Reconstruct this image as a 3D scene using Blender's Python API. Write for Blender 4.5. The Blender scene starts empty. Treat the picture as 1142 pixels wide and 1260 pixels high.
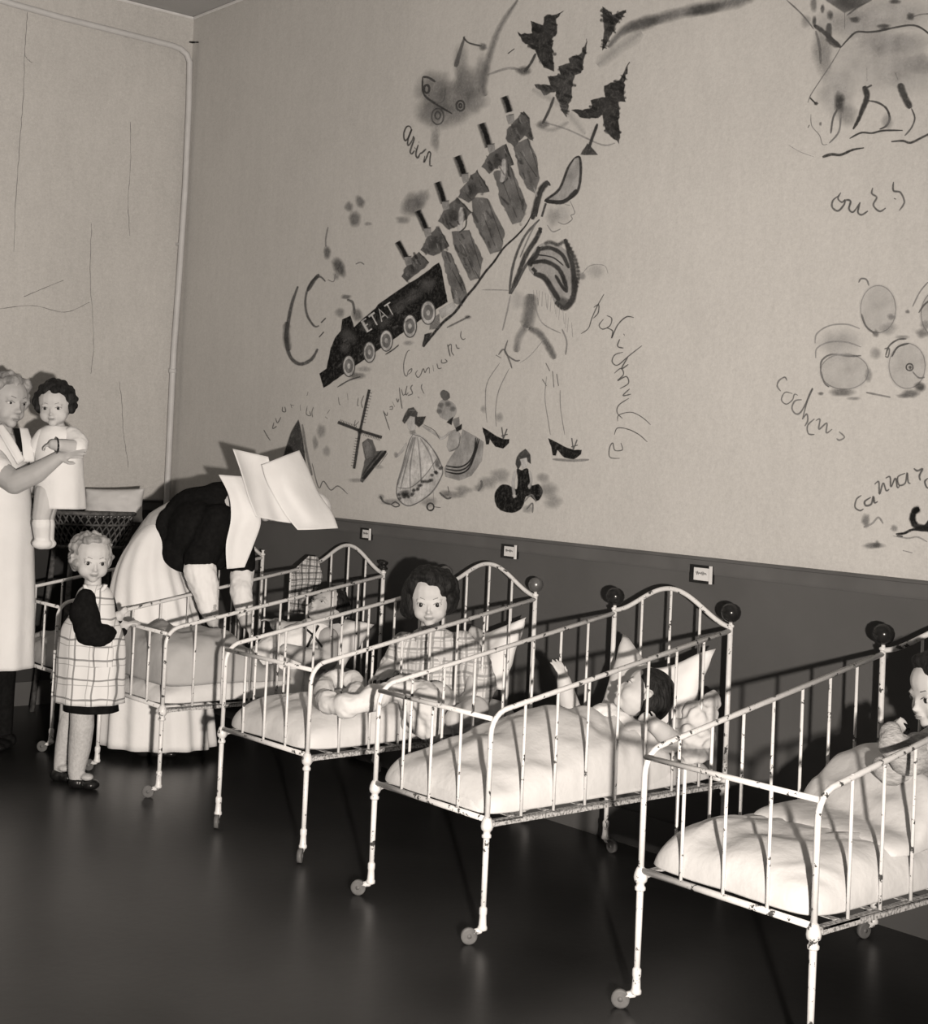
import bpy, bmesh, math, random
from mathutils import Vector, Matrix, noise as mnoise
from mathutils.bvhtree import BVHTree
from mathutils.geometry import tessellate_polygon

S = bpy.context.scene
COL = S.collection
random.seed(7)
V3 = Vector

# ------------------------------------------------------------------ camera
CAM = V3((7.2415, -3.9851, 1.3743))
YAW, PIT, ROL = math.radians(50.067), math.radians(2.029), math.radians(2.611)
FPX, PPX, PPY, IW, IH = 1823.0, 572.09, 495.73, 1142.0, 1260.0
FW = V3((-math.sin(YAW)*math.cos(PIT), math.cos(YAW)*math.cos(PIT), math.sin(PIT)))
_R = V3((math.cos(YAW), math.sin(YAW), 0)); _U = _R.cross(FW)
RT = _R*math.cos(ROL) + _U*math.sin(ROL)
UP = -_R*math.sin(ROL) + _U*math.cos(ROL)
FH = V3((FW.x, FW.y, 0)).normalized()            # horizontal viewing direction
RH = V3((FH.y, -FH.x, 0))                        # horizontal right
cam_d = bpy.data.cameras.new('camera'); cam = bpy.data.objects.new('camera', cam_d); COL.objects.link(cam)
cam_d.sensor_fit = 'HORIZONTAL'; cam_d.sensor_width = 36; cam_d.lens = FPX*36/IW
cam_d.shift_x = (IW/2-PPX)/IW; cam_d.shift_y = (PPY-IH/2)/IW
cam_d.clip_start = .05
cam.matrix_world = Matrix(((RT.x, UP.x, -FW.x, CAM.x), (RT.y, UP.y, -FW.y, CAM.y), (RT.z, UP.z, -FW.z, CAM.z), (0, 0, 0, 1)))
S.camera = cam

# ------------------------------------------------------------------ light: one flash gun beside the camera
w = bpy.data.worlds.new('world'); S.world = w; w.use_nodes = True
w.node_tree.nodes['Background'].inputs[0].default_value = (.5, .48, .45, 1)
w.node_tree.nodes['Background'].inputs[1].default_value = .02
ld = bpy.data.lights.new('flash', 'SPOT'); flash = bpy.data.objects.new('flash', ld); COL.objects.link(flash)
FLASH = V3((7.8, -3.85, 1.18))
flash.location = FLASH
flash.rotation_euler = (V3((0, -1.0, 1.75)) - FLASH).to_track_quat('-Z', 'Y').to_euler()
ld.energy = 1750; ld.spot_size = math.radians(98); ld.spot_blend = 1.0; ld.shadow_soft_size = .05
ld.color = (1, .90, .805)
S.view_settings.view_transform = 'Standard'; S.view_settings.look = 'None'
S.view_settings.exposure = 0.06; S.view_settings.gamma = 1; S.view_settings.use_curve_mapping = False

# ------------------------------------------------------------------ pixel helpers
def ray(u, v): return FW + RT*((u-PPX)/FPX) - UP*((v-PPY)/FPX)
def on(u, v, ax, val):
    r = ray(u, v); return CAM + r*((val-CAM[ax])/r[ax])
def wallp(u, v, off=0.0): return on(u, v, 1, -off)

class Fig:
    """draws in photo pixels on an upright plane through a real anchor point; d = metres toward the camera"""
    def __init__(s, anchor): s.a = V3(anchor)
    def p(s, u, v, d=0.0):
        r = ray(u, v); t = ((s.a-CAM).dot(FH)-d)/r.dot(FH); return CAM + r*t
    def m(s, px, d=0.0): return px*(((s.a-CAM).dot(FH)-d)/FPX)

# ------------------------------------------------------------------ materials
MATS = {}
def tint(g): return (min(1, g), min(1, g), min(1, g), 1)
def nodes(name):
    m = bpy.data.materials.new(name); m.use_nodes = True
    nt = m.node_tree; return m, nt, nt.nodes['Principled BSDF']
def N(nt, typ, **kw):
    n = nt.nodes.new(typ)
    for k, v in kw.items():
        if k in n.inputs: n.inputs[k].default_value = v
        else: setattr(n, k, v)
    return n
def mat(name, g, g2=None, rough=.7, scale=8., detail=4., bump=0., bscale=None, lo=.35, hi=.65, spec=.3, metal=0., stretch=None):
    """two-tone noise material with optional fine relief"""
    if name in MATS: return MATS[name]
    m, nt, b = nodes(name); L = nt.links.new
    b.inputs['Roughness'].default_value = rough; b.inputs['Specular IOR Level'].default_value = spec; b.inputs['Metallic'].default_value = metal
    tc = N(nt, 'ShaderNodeTexCoord'); co = tc.outputs['Object']
    if stretch:
        mp = N(nt, 'ShaderNodeMapping'); mp.inputs['Scale'].default_value = stretch; L(co, mp.inputs[0]); co = mp.outputs[0]
    nz = N(nt, 'ShaderNodeTexNoise', Scale=scale, Detail=detail); L(co, nz.inputs['Vector'])
    rp = N(nt, 'ShaderNodeValToRGB'); rp.color_ramp.elements[0].position = lo; rp.color_ramp.elements[1].position = hi
    rp.color_ramp.elements[0].color = tint(g); rp.color_ramp.elements[1].color = tint(g if g2 is None else g2)
    L(nz.outputs['Fac'], rp.inputs[0]); L(rp.outputs[0], b.inputs['Base Color'])
    if bump:
        n2 = N(nt, 'ShaderNodeTexNoise', Scale=bscale or scale*4, Detail=5.); L(co, n2.inputs['Vector'])
        bp = N(nt, 'ShaderNodeBump', Strength=bump, Distance=.01); L(n2.outputs['Fac'], bp.inputs['Height']); L(bp.outputs[0], b.inputs['Normal'])
    MATS[name] = m; return m

def plaid(name, base, dark, mid, period, width=.1, ax=None, second=.28):
    """woven check: dark thin bands both ways over a pale ground"""
    if name in MATS: return MATS[name]
    m, nt, b = nodes(name); L = nt.links.new; b.inputs['Roughness'].default_value = .9; b.inputs['Specular IOR Level'].default_value = .1
    tc = N(nt, 'ShaderNodeTexCoord')
    wob = N(nt, 'ShaderNodeTexNoise', Scale=9., Detail=1.); L(tc.outputs['Object'], wob.inputs['Vector'])
    wa = N(nt, 'ShaderNodeVectorMath', operation='SCALE'); wa.inputs['Scale'].default_value = .03; L(wob.outputs['Color'], wa.inputs[0])
    ad = N(nt, 'ShaderNodeVectorMath', operation='ADD'); L(tc.outputs['Object'], ad.inputs[0]); L(wa.outputs[0], ad.inputs[1])
    def band(vec, per, wd, ph):
        dt = N(nt, 'ShaderNodeVectorMath', operation='DOT_PRODUCT'); L(ad.outputs[0], dt.inputs[0]); dt.inputs[1].default_value = vec
        a = N(nt, 'ShaderNodeMath', operation='MULTIPLY_ADD'); a.inputs[1].default_value = 1/per; a.inputs[2].default_value = ph+50; L(dt.outputs['Value'], a.inputs[0])
        f = N(nt, 'ShaderNodeMath', operation='FRACT'); L(a.outputs[0], f.inputs[0])
        c = N(nt, 'ShaderNodeMath', operation='LESS_THAN'); c.inputs[1].default_value = wd; L(f.outputs[0], c.inputs[0]); return c.outputs[0]
    hx = ax or tuple(RH)
    outs = [band(hx, period, width, 0), band((0, 0, 1), period, width, .3), band(hx, period, width*.5, second), band((0, 0, 1), period, width*.5, .3+second)]
    col = None
    for i, o in enumerate(outs):
        mx = N(nt, 'ShaderNodeMix', data_type='RGBA')
        if col is None: mx.inputs[6].default_value = tint(base)
        else: L(col, mx.inputs[6])
        mx.inputs[7].default_value = tint(dark if i < 2 else mid)
        ml = N(nt, 'ShaderNodeMath', operation='MULTIPLY'); ml.inputs[1].default_value = .72; L(o, ml.inputs[0]); L(ml.outputs[0], mx.inputs[0]); col = mx.outputs[2]
    L(col, b.inputs['Base Color']); MATS[name] = m; return m

def enamel():
    m, nt, b = nodes('chipped_enamel'); L = nt.links.new; b.inputs['Roughness'].default_value = .35; b.inputs['Specular IOR Level'].default_value = .4
    tc = N(nt, 'ShaderNodeTexCoord'); oi = N(nt, 'ShaderNodeObjectInfo')
    ad = N(nt, 'ShaderNodeVectorMath', operation='ADD'); L(tc.outputs['Object'], ad.inputs[0]); 
    sc = N(nt, 'ShaderNodeVectorMath', operation='SCALE'); cb = N(nt, 'ShaderNodeCombineXYZ')
    for k in range(3): L(oi.outputs['Random'], cb.inputs[k])
    L(cb.outputs[0], sc.inputs[0]); sc.inputs['Scale'].default_value = 37.; L(sc.outputs[0], ad.inputs[1])
    n1 = N(nt, 'ShaderNodeTexNoise', Scale=38., Detail=4., Roughness=.65); L(ad.outputs[0], n1.inputs['Vector'])
    r1 = N(nt, 'ShaderNodeValToRGB'); e = r1.color_ramp.elements; e[0].position = .605; e[0].color = (0, 0, 0, 1); e[1].position = .63; e[1].color = (1, 1, 1, 1)
    L(n1.outputs['Fac'], r1.inputs[0])
    n2 = N(nt, 'ShaderNodeTexNoise', Scale=90., Detail=3.); L(ad.outputs[0], n2.inputs['Vector'])
    r2 = N(nt, 'ShaderNodeValToRGB'); r2.color_ramp.elements[0].color = tint(.62); r2.color_ramp.elements[1].color = tint(.8); L(n2.outputs['Fac'], r2.inputs[0])
    mx = N(nt, 'ShaderNodeMix', data_type='RGBA'); L(r1.outputs[0], mx.inputs[0]); L(r2.outputs[0], mx.inputs[6]); mx.inputs[7].default_value = tint(.06)
    L(mx.outputs[2], b.inputs['Base Color'])
    bp = N(nt, 'ShaderNodeBump', Strength=.3, Distance=.002); bp.invert = True; L(r1.outputs[0], bp.inputs['Height']); L(bp.outputs[0], b.inputs['Normal'])
    MATS['enamel'] = m; return m
M_EN = enamel()
M_SHEET = mat('white_sheet', .60, .67, rough=.9, scale=5, bump=.55, bscale=16, spec=.1)
M_GREYSH = mat('grey_blanket', .36, .44, rough=.95, scale=6, bump=.6, bscale=14, spec=.05)
M_PILLOW = mat('pillow_cotton', .74, .80, rough=.9, scale=6, bump=.2, bscale=18, spec=.1)
M_KNOB = mat('dark_turned_wood', .010, .016, rough=.2, scale=20, spec=.3)
M_KNOBB = mat('dull_brass', .10, .14, rough=.3, scale=20, spec=.7, metal=.35)
M_RUST = mat('worn_iron', .16, .5, rough=.6, scale=130, lo=.38, hi=.55)
M_RUBBER = mat('caster_wheel', .09, .14, rough=.5, scale=30)
M_SKIN = mat('skin', .42, .47, rough=.55, scale=14, spec=.25)
M_SKINL = mat('fair_skin', .50, .55, rough=.55, scale=14, spec=.25)
M_BLACK = mat('black_wool', .008, .012, rough=1, scale=60, spec=.03, bump=.1)
M_WHITECL = mat('white_cotton', .76, .82, rough=.92, scale=5, bump=.5, bscale=13, spec=.08)
M_HAIRD = mat('dark_hair', .006, .022, rough=.6, scale=60, spec=.2, bump=1., bscale=90, stretch=(1, 1, .25))
M_HAIRL = mat('fair_hair', .16, .42, rough=.5, scale=28, spec=.4, bump=.6, bscale=60, stretch=(1, 1, .4))
M_STOCK = mat('ribbed_stocking', .42, .50, rough=.95, scale=90, spec=.05, bump=.3, bscale=160)
M_SHOE = mat('black_leather', .008, .012, rough=.3, scale=20, spec=.5)
M_EYEW = mat('eye_white', .55, .6, rough=.3)
M_IRIS = mat('iris', .012, .02, rough=.2)
M_LIP = mat('lips', .26, .31, rough=.5)
M_BROW = mat('brow', .17, .22, rough=.9)

def wall_mat(name, g, amp=.10):
    m, nt, b = nodes(name); L = nt.links.new; b.inputs['Roughness'].default_value = .95; b.inputs['Specular IOR Level'].default_value = .05
    tc = N(nt, 'ShaderNodeTexCoord'); prev = None
    for sc, st, wgt in ((1.1, (1, 1, 1), 1.2), (9., (2.5, 2.5, .5), .7), (75., (1, 1, 1), 1.3), (170., (1, 1, 1), 1.5), (26., (1, 1, 3), .6)):
        mp = N(nt, 'ShaderNodeMapping'); mp.inputs['Scale'].default_value = st; L(tc.outputs['Object'], mp.inputs[0])
        n = N(nt, 'ShaderNodeTexNoise', Scale=sc, Detail=5., Roughness=.65); L(mp.outputs[0], n.inputs['Vector'])
        a = N(nt, 'ShaderNodeMath', operation='MULTIPLY_ADD'); a.inputs[1].default_value = 2*amp*wgt; a.inputs[2].default_value = -amp*wgt; L(n.outputs['Fac'], a.inputs[0])
        if prev is None: prev = a
        else:
            s = N(nt, 'ShaderNodeMath', operation='ADD'); L(prev.outputs[0], s.inputs[0]); L(a.outputs[0], s.inputs[1]); prev = s
    k = N(nt, 'ShaderNodeMath', operation='MULTIPLY_ADD'); k.inputs[1].default_value = g; k.inputs[2].default_value = g; L(prev.outputs[0], k.inputs[0])
    tn = N(nt, 'ShaderNodeMix', data_type='RGBA', blend_type='MULTIPLY'); tn.inputs[0].default_value = 1; L(k.outputs[0], tn.inputs[6]); tn.inputs[7].default_value = (1, .985, .955, 1); L(tn.outputs[2], b.inputs['Base Color'])
    n2 = N(nt, 'ShaderNodeTexNoise', Scale=60., Detail=4.); L(tc.outputs['Object'], n2.inputs['Vector'])
    bp = N(nt, 'ShaderNodeBump', Strength=.12, Distance=.01); L(n2.outputs['Fac'], bp.inputs['Height']); L(bp.outputs[0], b.inputs['Normal'])
    MATS[name] = m; return m

# ------------------------------------------------------------------ mesh helpers
def link(o, parent=None):
    COL.objects.link(o)
    if parent is not None: o.parent = parent
    return o
def tag(o, label, cat, group=None, kind=None):
    o['label'] = label; o['category'] = cat
    if group: o['group'] = group
    if kind: o['kind'] = kind
    return o
def empty(name, loc, rz=0.0):
    o = bpy.data.objects.new(name, None); o.empty_display_size = .05; o.location = loc; o.rotation_euler = (0, 0, rz); return link(o)
def me_from(verts, faces, m, smooth=True, name='mesh'):
    me = bpy.data.meshes.new(name); me.from_pydata([tuple(v) for v in verts], [], faces); me.update()
    if smooth: me.polygons.foreach_set('use_smooth', [True]*len(me.polygons))
    if m: me.materials.append(m)
    return me
def obj(name, me, parent=None, world=True):
    """links a mesh whose vertices are in world space (world=True) or already in the parent's space"""
    o = bpy.data.objects.new(name, me); me.name = name
    if world:
        root = V3((0, 0, 0)); q = parent
        while q is not None: root += q.location; q = q.parent
        if parent is None:
            vs = [v.co for v in me.vertices]
            lo = V3((min(v[i] for v in vs) for i in range(3))); hi = V3((max(v[i] for v in vs) for i in range(3)))
            c = (lo+hi)/2; c.z = lo.z; me.transform(Matrix.Translation(-c)); o.location = c
        else: me.transform(Matrix.Translation(-root))
    return link(o, parent)

class MB:
    def __init__(s): s.v = []; s.f = []
    def add(s, vs, fs):
        n = len(s.v); s.v += [V3(v) for v in vs]; s.f += [tuple(i+n for i in f) for f in fs]; return s
    def box(s, lo, hi):
        x0, y0, z0 = lo; x1, y1, z1 = hi
        return s.add([(x0, y0, z0), (x1, y0, z0), (x1, y1, z0), (x0, y1, z0), (x0, y0, z1), (x1, y0, z1), (x1, y1, z1), (x0, y1, z1)],
                     [(3, 2, 1, 0), (4, 5, 6, 7), (0, 1, 5, 4), (1, 2, 6, 5), (2, 3, 7, 6), (3, 0, 4, 7)])
    def tube(s, pts, r, n=10, caps=True, flat=None):
        pts = [V3(p) for p in pts]; rs = r if isinstance(r, (list, tuple)) else [r]*len(pts)
        ref = None; vs = []; fs = []
        for i, p in enumerate(pts):
            t = (pts[min(i+1, len(pts)-1)] - pts[max(i-1, 0)]).normalized()
            if ref is None:
                ref = V3((0, 0, 1)) if abs(t.z) < .9 else V3((1, 0, 0))
            a = (ref - t*ref.dot(t)).normalized(); ref = a; bb = t.cross(a)
            for k in range(n):
                th = 2*math.pi*k/n; vs.append(p + (a*math.cos(th) + bb*math.sin(th)*(flat or 1))*rs[i])
        for i in range(len(pts)-1):
            for k in range(n):
                a, b2 = i*n+k, i*n+(k+1) % n; fs.append((a, b2, b2+n, a+n))
        if caps:
            fs.append(tuple(range(n-1, -1, -1))); m = (len(pts)-1)*n; fs.append(tuple(range(m, m+n)))
        return s.add(vs, fs)
    def lathe(s, prof, n=14, o=(0, 0, 0)):
        o = V3(o); vs = []; fs = []
        for r, z in prof:
            for k in range(n):
                th = 2*math.pi*k/n; vs.append(o + V3((r*math.cos(th), r*math.sin(th), z)))
        for i in range(len(prof)-1):
            for k in range(n):
                a, b2 = i*n+k, i*n+(k+1) % n; fs.append((a, b2, b2+n, a+n))
        fs.append(tuple(range(n-1, -1, -1))); m = (len(prof)-1)*n; fs.append(tuple(range(m, m+n)))
        return s.add(vs, fs)
    def ell(s, c, rad, rot=None, nu=14, nv=9):
        c = V3(c); rx, ry, rz = (rad if isinstance(rad, (tuple, list, Vector)) else (rad,)*3); vs = []; fs = []
        def T(x, y, z):
            q = V3((x*rx, y*ry, z*rz)); return c + (rot @ q if rot else q)
        vs.append(T(0, 0, 1))
        for i in range(1, nv):
            ph = math.pi*i/nv
            for k in range(nu):
                th = 2*math.pi*k/nu; vs.append(T(math.sin(ph)*math.cos(th), math.sin(ph)*math.sin(th), math.cos(ph)))
        vs.append(T(0, 0, -1)); last = len(vs)-1
        for k in range(nu): fs.append((0, 1+k, 1+(k+1) % nu))
        for i in range(nv-2):
            for k in range(nu):
                a = 1+i*nu+k; b2 = 1+i*nu+(k+1) % nu; fs.append((a, a+nu, b2+nu, b2))
        for k in range(nu): fs.append((last, last-nu+(k+1) % nu, last-nu+k))
        return s.add(vs, fs)
    def chain(s, pts, rs, n=12):
        """tapered limb with round joints: overlapping spheres and cone segments (to be fused)"""
        pts = [V3(p) for p in pts]
        for p, r in zip(pts, rs): s.ell(p, r, nu=n, nv=8)
        for i in range(len(pts)-1):
            if (pts[i+1]-pts[i]).length > 1e-5: s.tube([pts[i], pts[i+1]], [rs[i], rs[i+1]], n)
        return s
    def loft(s, rings, n=32, caps=True, ripple=None):
        """rings: (centre, rx, ry, axis_x, axis_y)"""
        vs = []; fs = []
        for i, (c, rx, ry, ax, ay) in enumerate(rings):
            for k in range(n):
                th = 2*math.pi*k/n; q = 1.0
                if ripple: q += ripple(i, th)
                vs.append(V3(c) + V3(ax)*(rx*q*math.cos(th)) + V3(ay)*(ry*q*math.sin(th)))
        for i in range(len(rings)-1):
            for k in range(n):
                a, b2 = i*n+k, i*n+(k+1) % n; fs.append((a, b2, b2+n, a+n))
        if caps:
            fs.append(tuple(range(n-1, -1, -1))); m = (len(rings)-1)*n; fs.append(tuple(range(m, m+n)))
        return s.add(vs, fs)
    def me(s, m, smooth=True): return me_from(s.v, s.f, m, smooth)
    def build(s, name, m, parent=None, world=True, smooth=True): return obj(name, s.me(m, smooth), parent, world)

def fuse(mb, voxel, m, smooth=4, factor=.5, disp=None):
    """fuses overlapping closed shapes into one continuous skin"""
    tmp = bpy.data.objects.new('tmp', me_from(mb.v, mb.f, None)); COL.objects.link(tmp)
    r = tmp.modifiers.new('r', 'REMESH'); r.mode = 'VOXEL'; r.voxel_size = voxel; r.use_smooth_shade = True
    if smooth:
        sm = tmp.modifiers.new('s', 'SMOOTH'); sm.iterations = smooth; sm.factor = factor
    dg = bpy.context.evaluated_depsgraph_get(); me = bpy.data.meshes.new_from_object(tmp.evaluated_get(dg))
    old = tmp.data; bpy.data.objects.remove(tmp); bpy.data.meshes.remove(old)
    if disp:
        ns = [v.normal.copy() for v in me.vertices]
        for v, nn in zip(me.vertices, ns): v.co += nn*disp(v.co)
    me.materials.clear(); me.materials.append(m)
    me.polygons.foreach_set('use_smooth', [True]*len(me.polygons)); me.update()
    return me

def cr(pts, n=6, closed=False):
    """Catmull-Rom through 2-D or 3-D points"""
    P = [V3(p) if len(p) == 3 else V3((p[0], p[1], 0)) for p in pts]; out = []
    m = len(P); rng = range(m if closed else m-1)
    for i in rng:
        if closed: a, b2, c, d2 = P[(i-1) % m], P[i], P[(i+1) % m], P[(i+2) % m]
        else: a, b2, c, d2 = P[max(i-1, 0)], P[i], P[i+1], P[min(i+2, m-1)]
        for k in range(n):
            t = k/n; out.append(.5*((2*b2)+(c-a)*t+(2*a-5*b2+4*c-d2)*t*t+(-a+3*b2-3*c+d2)*t**3))
    if not closed: out.append(P[-1])
    return out
def interp(tab, x):
    if x <= tab[0][0]: return tab[0][1]
    for (a, ya), (b2, yb) in zip(tab, tab[1:]):
        if x <= b2: 
            t = (x-a)/(b2-a); t = t*t*(3-2*t); return ya+(yb-ya)*t
    return tab[-1][1]
# ================================================================== the room
HR, HC, RX, RY = 1.059, 3.724, 14., -10.
M_WALL = wall_mat('distempered_wall', .52)
M_WALLL = wall_mat('left_wall_distemper', .50, .13)
M_DADO = mat('dark_dado_paint', .085, .10, rough=.75, scale=2.5, detail=6, bump=.08, bscale=50, spec=.25)
M_DADOR = mat('dado_rail_paint', .095, .115, rough=.6, scale=6, spec=.3)
M_FLOOR = mat('dark_linoleum', .014, .022, rough=.34, scale=2.2, detail=7, spec=.35, bump=.05, bscale=30)
M_CEIL = mat('ceiling_distemper', .42, .48, rough=.95, scale=1.5, spec=.05)
M_PIPE = mat('painted_pipe', .5, .56, rough=.5, scale=12, spec=.3)
def structure(name, mb, m, parent=None):
    o = mb.build(name, m, parent, smooth=False)
    if parent is None: o['kind'] = 'structure'
    return o
def lab(o, l): o['label'] = l; return o
fl = lab(structure('floor', MB().box((-.15, RY-.15, -.1), (RX+.15, .15, 0)), M_FLOOR), 'dark polished linoleum floor of the dormitory')
lab(structure('ceiling', MB().box((-.15, RY-.15, HC), (RX+.15, .15, HC+.1)), M_CEIL), 'pale distempered ceiling above the two walls')
wr = lab(structure('wall_right', MB().box((-.15, 0, 0), (RX+.15, .15, HC)), M_WALL), 'long pale wall painted with nursery pictures')
wl = lab(structure('wall_left', MB().box((-.15, RY-.15, 0), (0, 0, HC)), M_WALLL), 'plain pale end wall behind the standing nurse')
lab(structure('wall_front', MB().box((0, RY-.15, 0), (RX, RY, HC)), M_WALLL), 'plain wall facing the painted wall')
lab(structure('wall_back', MB().box((RX, RY-.15, 0), (RX+.15, 0, HC)), M_WALLL), 'plain wall behind the photographer')
structure('dado', MB().box((0, -.006, 0), (RX, 0, HR-.058)), M_DADO, wr)
structure('dado', MB().box((0, RY, 0), (.006, -.006, HR-.058)), mat('end_wall_dado_shaded', .03, .04, rough=.75, scale=2.5, detail=6, spec=.2), wl)  # dado colour darkened here to carry the shadow low on the end wall
def rail_prof(along, a, b, base):
    """moulded dado rail: small flat strip with a rounded lip"""
    pr = [(0, HR-.06), (.010, HR-.058), (.012, HR-.05), (.014, HR-.012), (.022, HR-.010), (.024, HR-.004), (.020, HR), (0, HR)]
    mb = MB(); n = len(pr)
    for t in (a, b):
        mb.v += [V3((t, -d, z)) if along == 'x' else V3((d, t, z)) for d, z in pr]
    mb.f += [(i, (i+1) % n, (i+1) % n+n, i+n) for i in range(n)] + [tuple(range(n)), tuple(range(2*n-1, n-1, -1))]
    return mb
lab(structure('trim_1', rail_prof('x', 0, RX, 0), M_DADOR), 'dark dado rail along the painted wall')
lab(structure('trim_2', rail_prof('y', RY, -.024, 0), M_DADOR), 'dark dado rail along the end wall')
lab(structure('baseboard_right', MB().box((.02, -.02, 0), (RX, -.006, .12)), M_DADO), 'dark baseboard under the painted wall')
lab(structure('baseboard_left', MB().box((.006, RY, 0), (.02, -.02, .12)), M_DADO), 'dark baseboard under the end wall')
M_BEAD = mat('pale_bead', .62, .68, rough=.8, scale=20)
mb = MB().tube([(.006, RY, HC-.008), (.006, -.006, HC-.008)], .008, 6); lab(structure('trim_3', mb, M_BEAD), 'thin pale bead where the ceiling meets the end wall')
mb = MB().tube([(.006, -.006, HC-.008), (RX, -.006, HC-.008)], .008, 6); lab(structure('trim_4', mb, M_BEAD), 'thin pale bead where the ceiling meets the painted wall')
# cracks in the plaster of the end wall
M_CRACK = mat('plaster_crack', .16, .22, rough=1, scale=40)
def crack(px, r=.0016):
    pts = [on(u+random.uniform(-.6, .6), v, 0, .0015) for u, v in [tuple(q)[:2] for q in cr(px, 8)]]
    return MB().tube(pts, [r*random.uniform(.4, 1) for _ in pts], 4)
for px in ([(34, 15), (31, 60), (29, 110), (25, 170), (20, 240), (17, 310)], [(31, 68), (34, 73), (39, 77)], [(160, 150), (161, 200), (158, 250), (160, 290)],
           [(147, 470), (150, 500), (153, 540), (158, 575)], [(113, 275), (111, 330), (115, 420), (112, 460)], [(30, 365), (60, 352), (78, 345)], [(0, 380), (40, 376), (80, 384), (110, 372)]):
    crack(px).build('crack', M_CRACK, wl)

# heating pipe: across the end wall, round a bend and down the corner
pipe = empty('heating_pipe', (.045, -.1, 0)); tag(pipe, 'pale painted pipe bending round and running down the wall corner', 'pipe')
zt = on(120, 32, 0, .04).z
hz = [on(u, v, 0, .045) for u, v in [(-60, -18), (20, 6), (79, 22.5), (147, 39.5), (196, 52)]]
bend = [on(u, v, 0, .045) for u, v in [(212, 56), (222, 60), (230, 67), (233.5, 77)]]
vt = [on(u, v, 0, .045) for u, v in [(232.5, 127), (228, 230), (220, 350), (213.5, 437), (207, 575)]]
yv = vt[-1].y; vt2 = [V3((.045, yv+.002, z)) for z in (1.0, .5, .02)]
MB().tube(hz+bend+vt+vt2, .0165, 12).build('pipe_run', M_PIPE, pipe)
jc = on(212.4, 456.5, 0, .045); MB().tube([jc+V3((0, 0, .012)), jc-V3((0, 0, .012))], .021, 14).build('collar', M_PIPE, pipe)
for u, v in ((160, 43), (222, 300)):
    c = on(u, v, 0, .045); MB().box((.0, c.y-.008, c.z-.006), (.05, c.y+.008, c.z+.006)).build('bracket', M_PIPE, pipe, smooth=False)
nl = on(238.5, 53.5, 1, -.02)
tag(MB().tube([nl+V3((.03, .012, .004)), nl+V3((.0, -.01, .004)), nl+V3((-.012, -.02, .006))], [.004, .006, .004], 6).build('wall_hook', M_SHOE), 'small dark iron hook in the corner beside the pipe bend', 'hook')

# framed name cards on the dado
M_FRAME = mat('dark_card_frame', .012, .02, rough=.4, scale=20)
M_CARD = mat('name_card', .62, .68, rough=.8, scale=12)
M_INK = mat('ink', .12, .18, rough=.8)
def name_card(u, v, wpx, hpx, label):
    c = wallp(u, v, .012); k = (c-CAM).dot(FW)/FPX; hw = wpx*k/2/.77; hh = hpx*k/2
    t = empty('name_card', c); tag(t, label, 'name card', 'framed name cards on the dado')
    MB().box((c.x-hw, c.y-.006, c.z-hh), (c.x+hw, c.y+.006, c.z+hh)).build('backing', M_FRAME, t, smooth=False)
    MB().box((c.x-hw*.72, c.y-.0085, c.z-hh*.7), (c.x+hw*.72, c.y-.006, c.z+hh*.7)).build('card', M_CARD, t, smooth=False)
    for sx in (-1, 1): MB().box((c.x+sx*hw*.9-hw*.1, c.y-.013, c.z-hh), (c.x+sx*hw*.9+hw*.1, c.y-.006, c.z+hh)).build('frame_side', M_CARD if sx > 0 else M_FRAME, t, smooth=False)
    for sz in (-1, 1): MB().box((c.x-hw*.8, c.y-.013, c.z+sz*hh*.88-hh*.12), (c.x+hw*.8, c.y-.006, c.z+sz*hh*.88+hh*.12)).build('frame_edge', M_FRAME, t, smooth=False)
    pts = [V3((c.x-hw*.5+hw*1.0*i/40, c.y-.009, c.z+hh*.1+hh*.16*math.sin(i*1.25)*(1+.5*math.sin(i*.31)))) for i in range(41)]
    MB().tube(pts, .0012, 4).build('handwriting', M_INK, t)
name_card(452, 657, 15, 14, 'small framed name card above the farthest arched bedhead')
name_card(628.5, 678.5, 20, 17, 'small framed name card above the dark-haired sitting girl\'s bedhead')
name_card(865, 706.5, 26, 22, 'framed name card above the sleeping child\'s bedhead, nearest of the row')

# ================================================================== iron cots
L, W, HB, HH, HT = 1.037, .527, .3475, .8376, .632
BEDS = [(.87, -.1, 0.0), (1.837, -.097, -.002), (2.809, -.107, .027), (3.801, -.143, .006), (4.91, -.133, .012)]
def BM(i): x, y, a = BEDS[i]; return Matrix.Translation((x, y, 0)) @ Matrix.Rotation(a, 4, 'Z')
X0 = W/2
def bend_rail(sx):
    z0 = HT-.045; pts = [(sx*X0, -L, HB), (sx*X0, -L, z0)]
    for k in range(1, 7):
        a = k/6*math.pi/2*.93; pts.append((sx*X0, -L+.07*(1-math.cos(a)), z0+.07*math.sin(a)))
    pts.append((sx*X0, 0, HH)); return pts
def arch_z(s): return HH+.012+.10*(.5-.5*math.cos(2*math.pi*s))**.85
BP = {}
def part_mesh(key, mb, m, smooth=True): BP[key] = mb.me(m, smooth); return BP[key]
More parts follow.
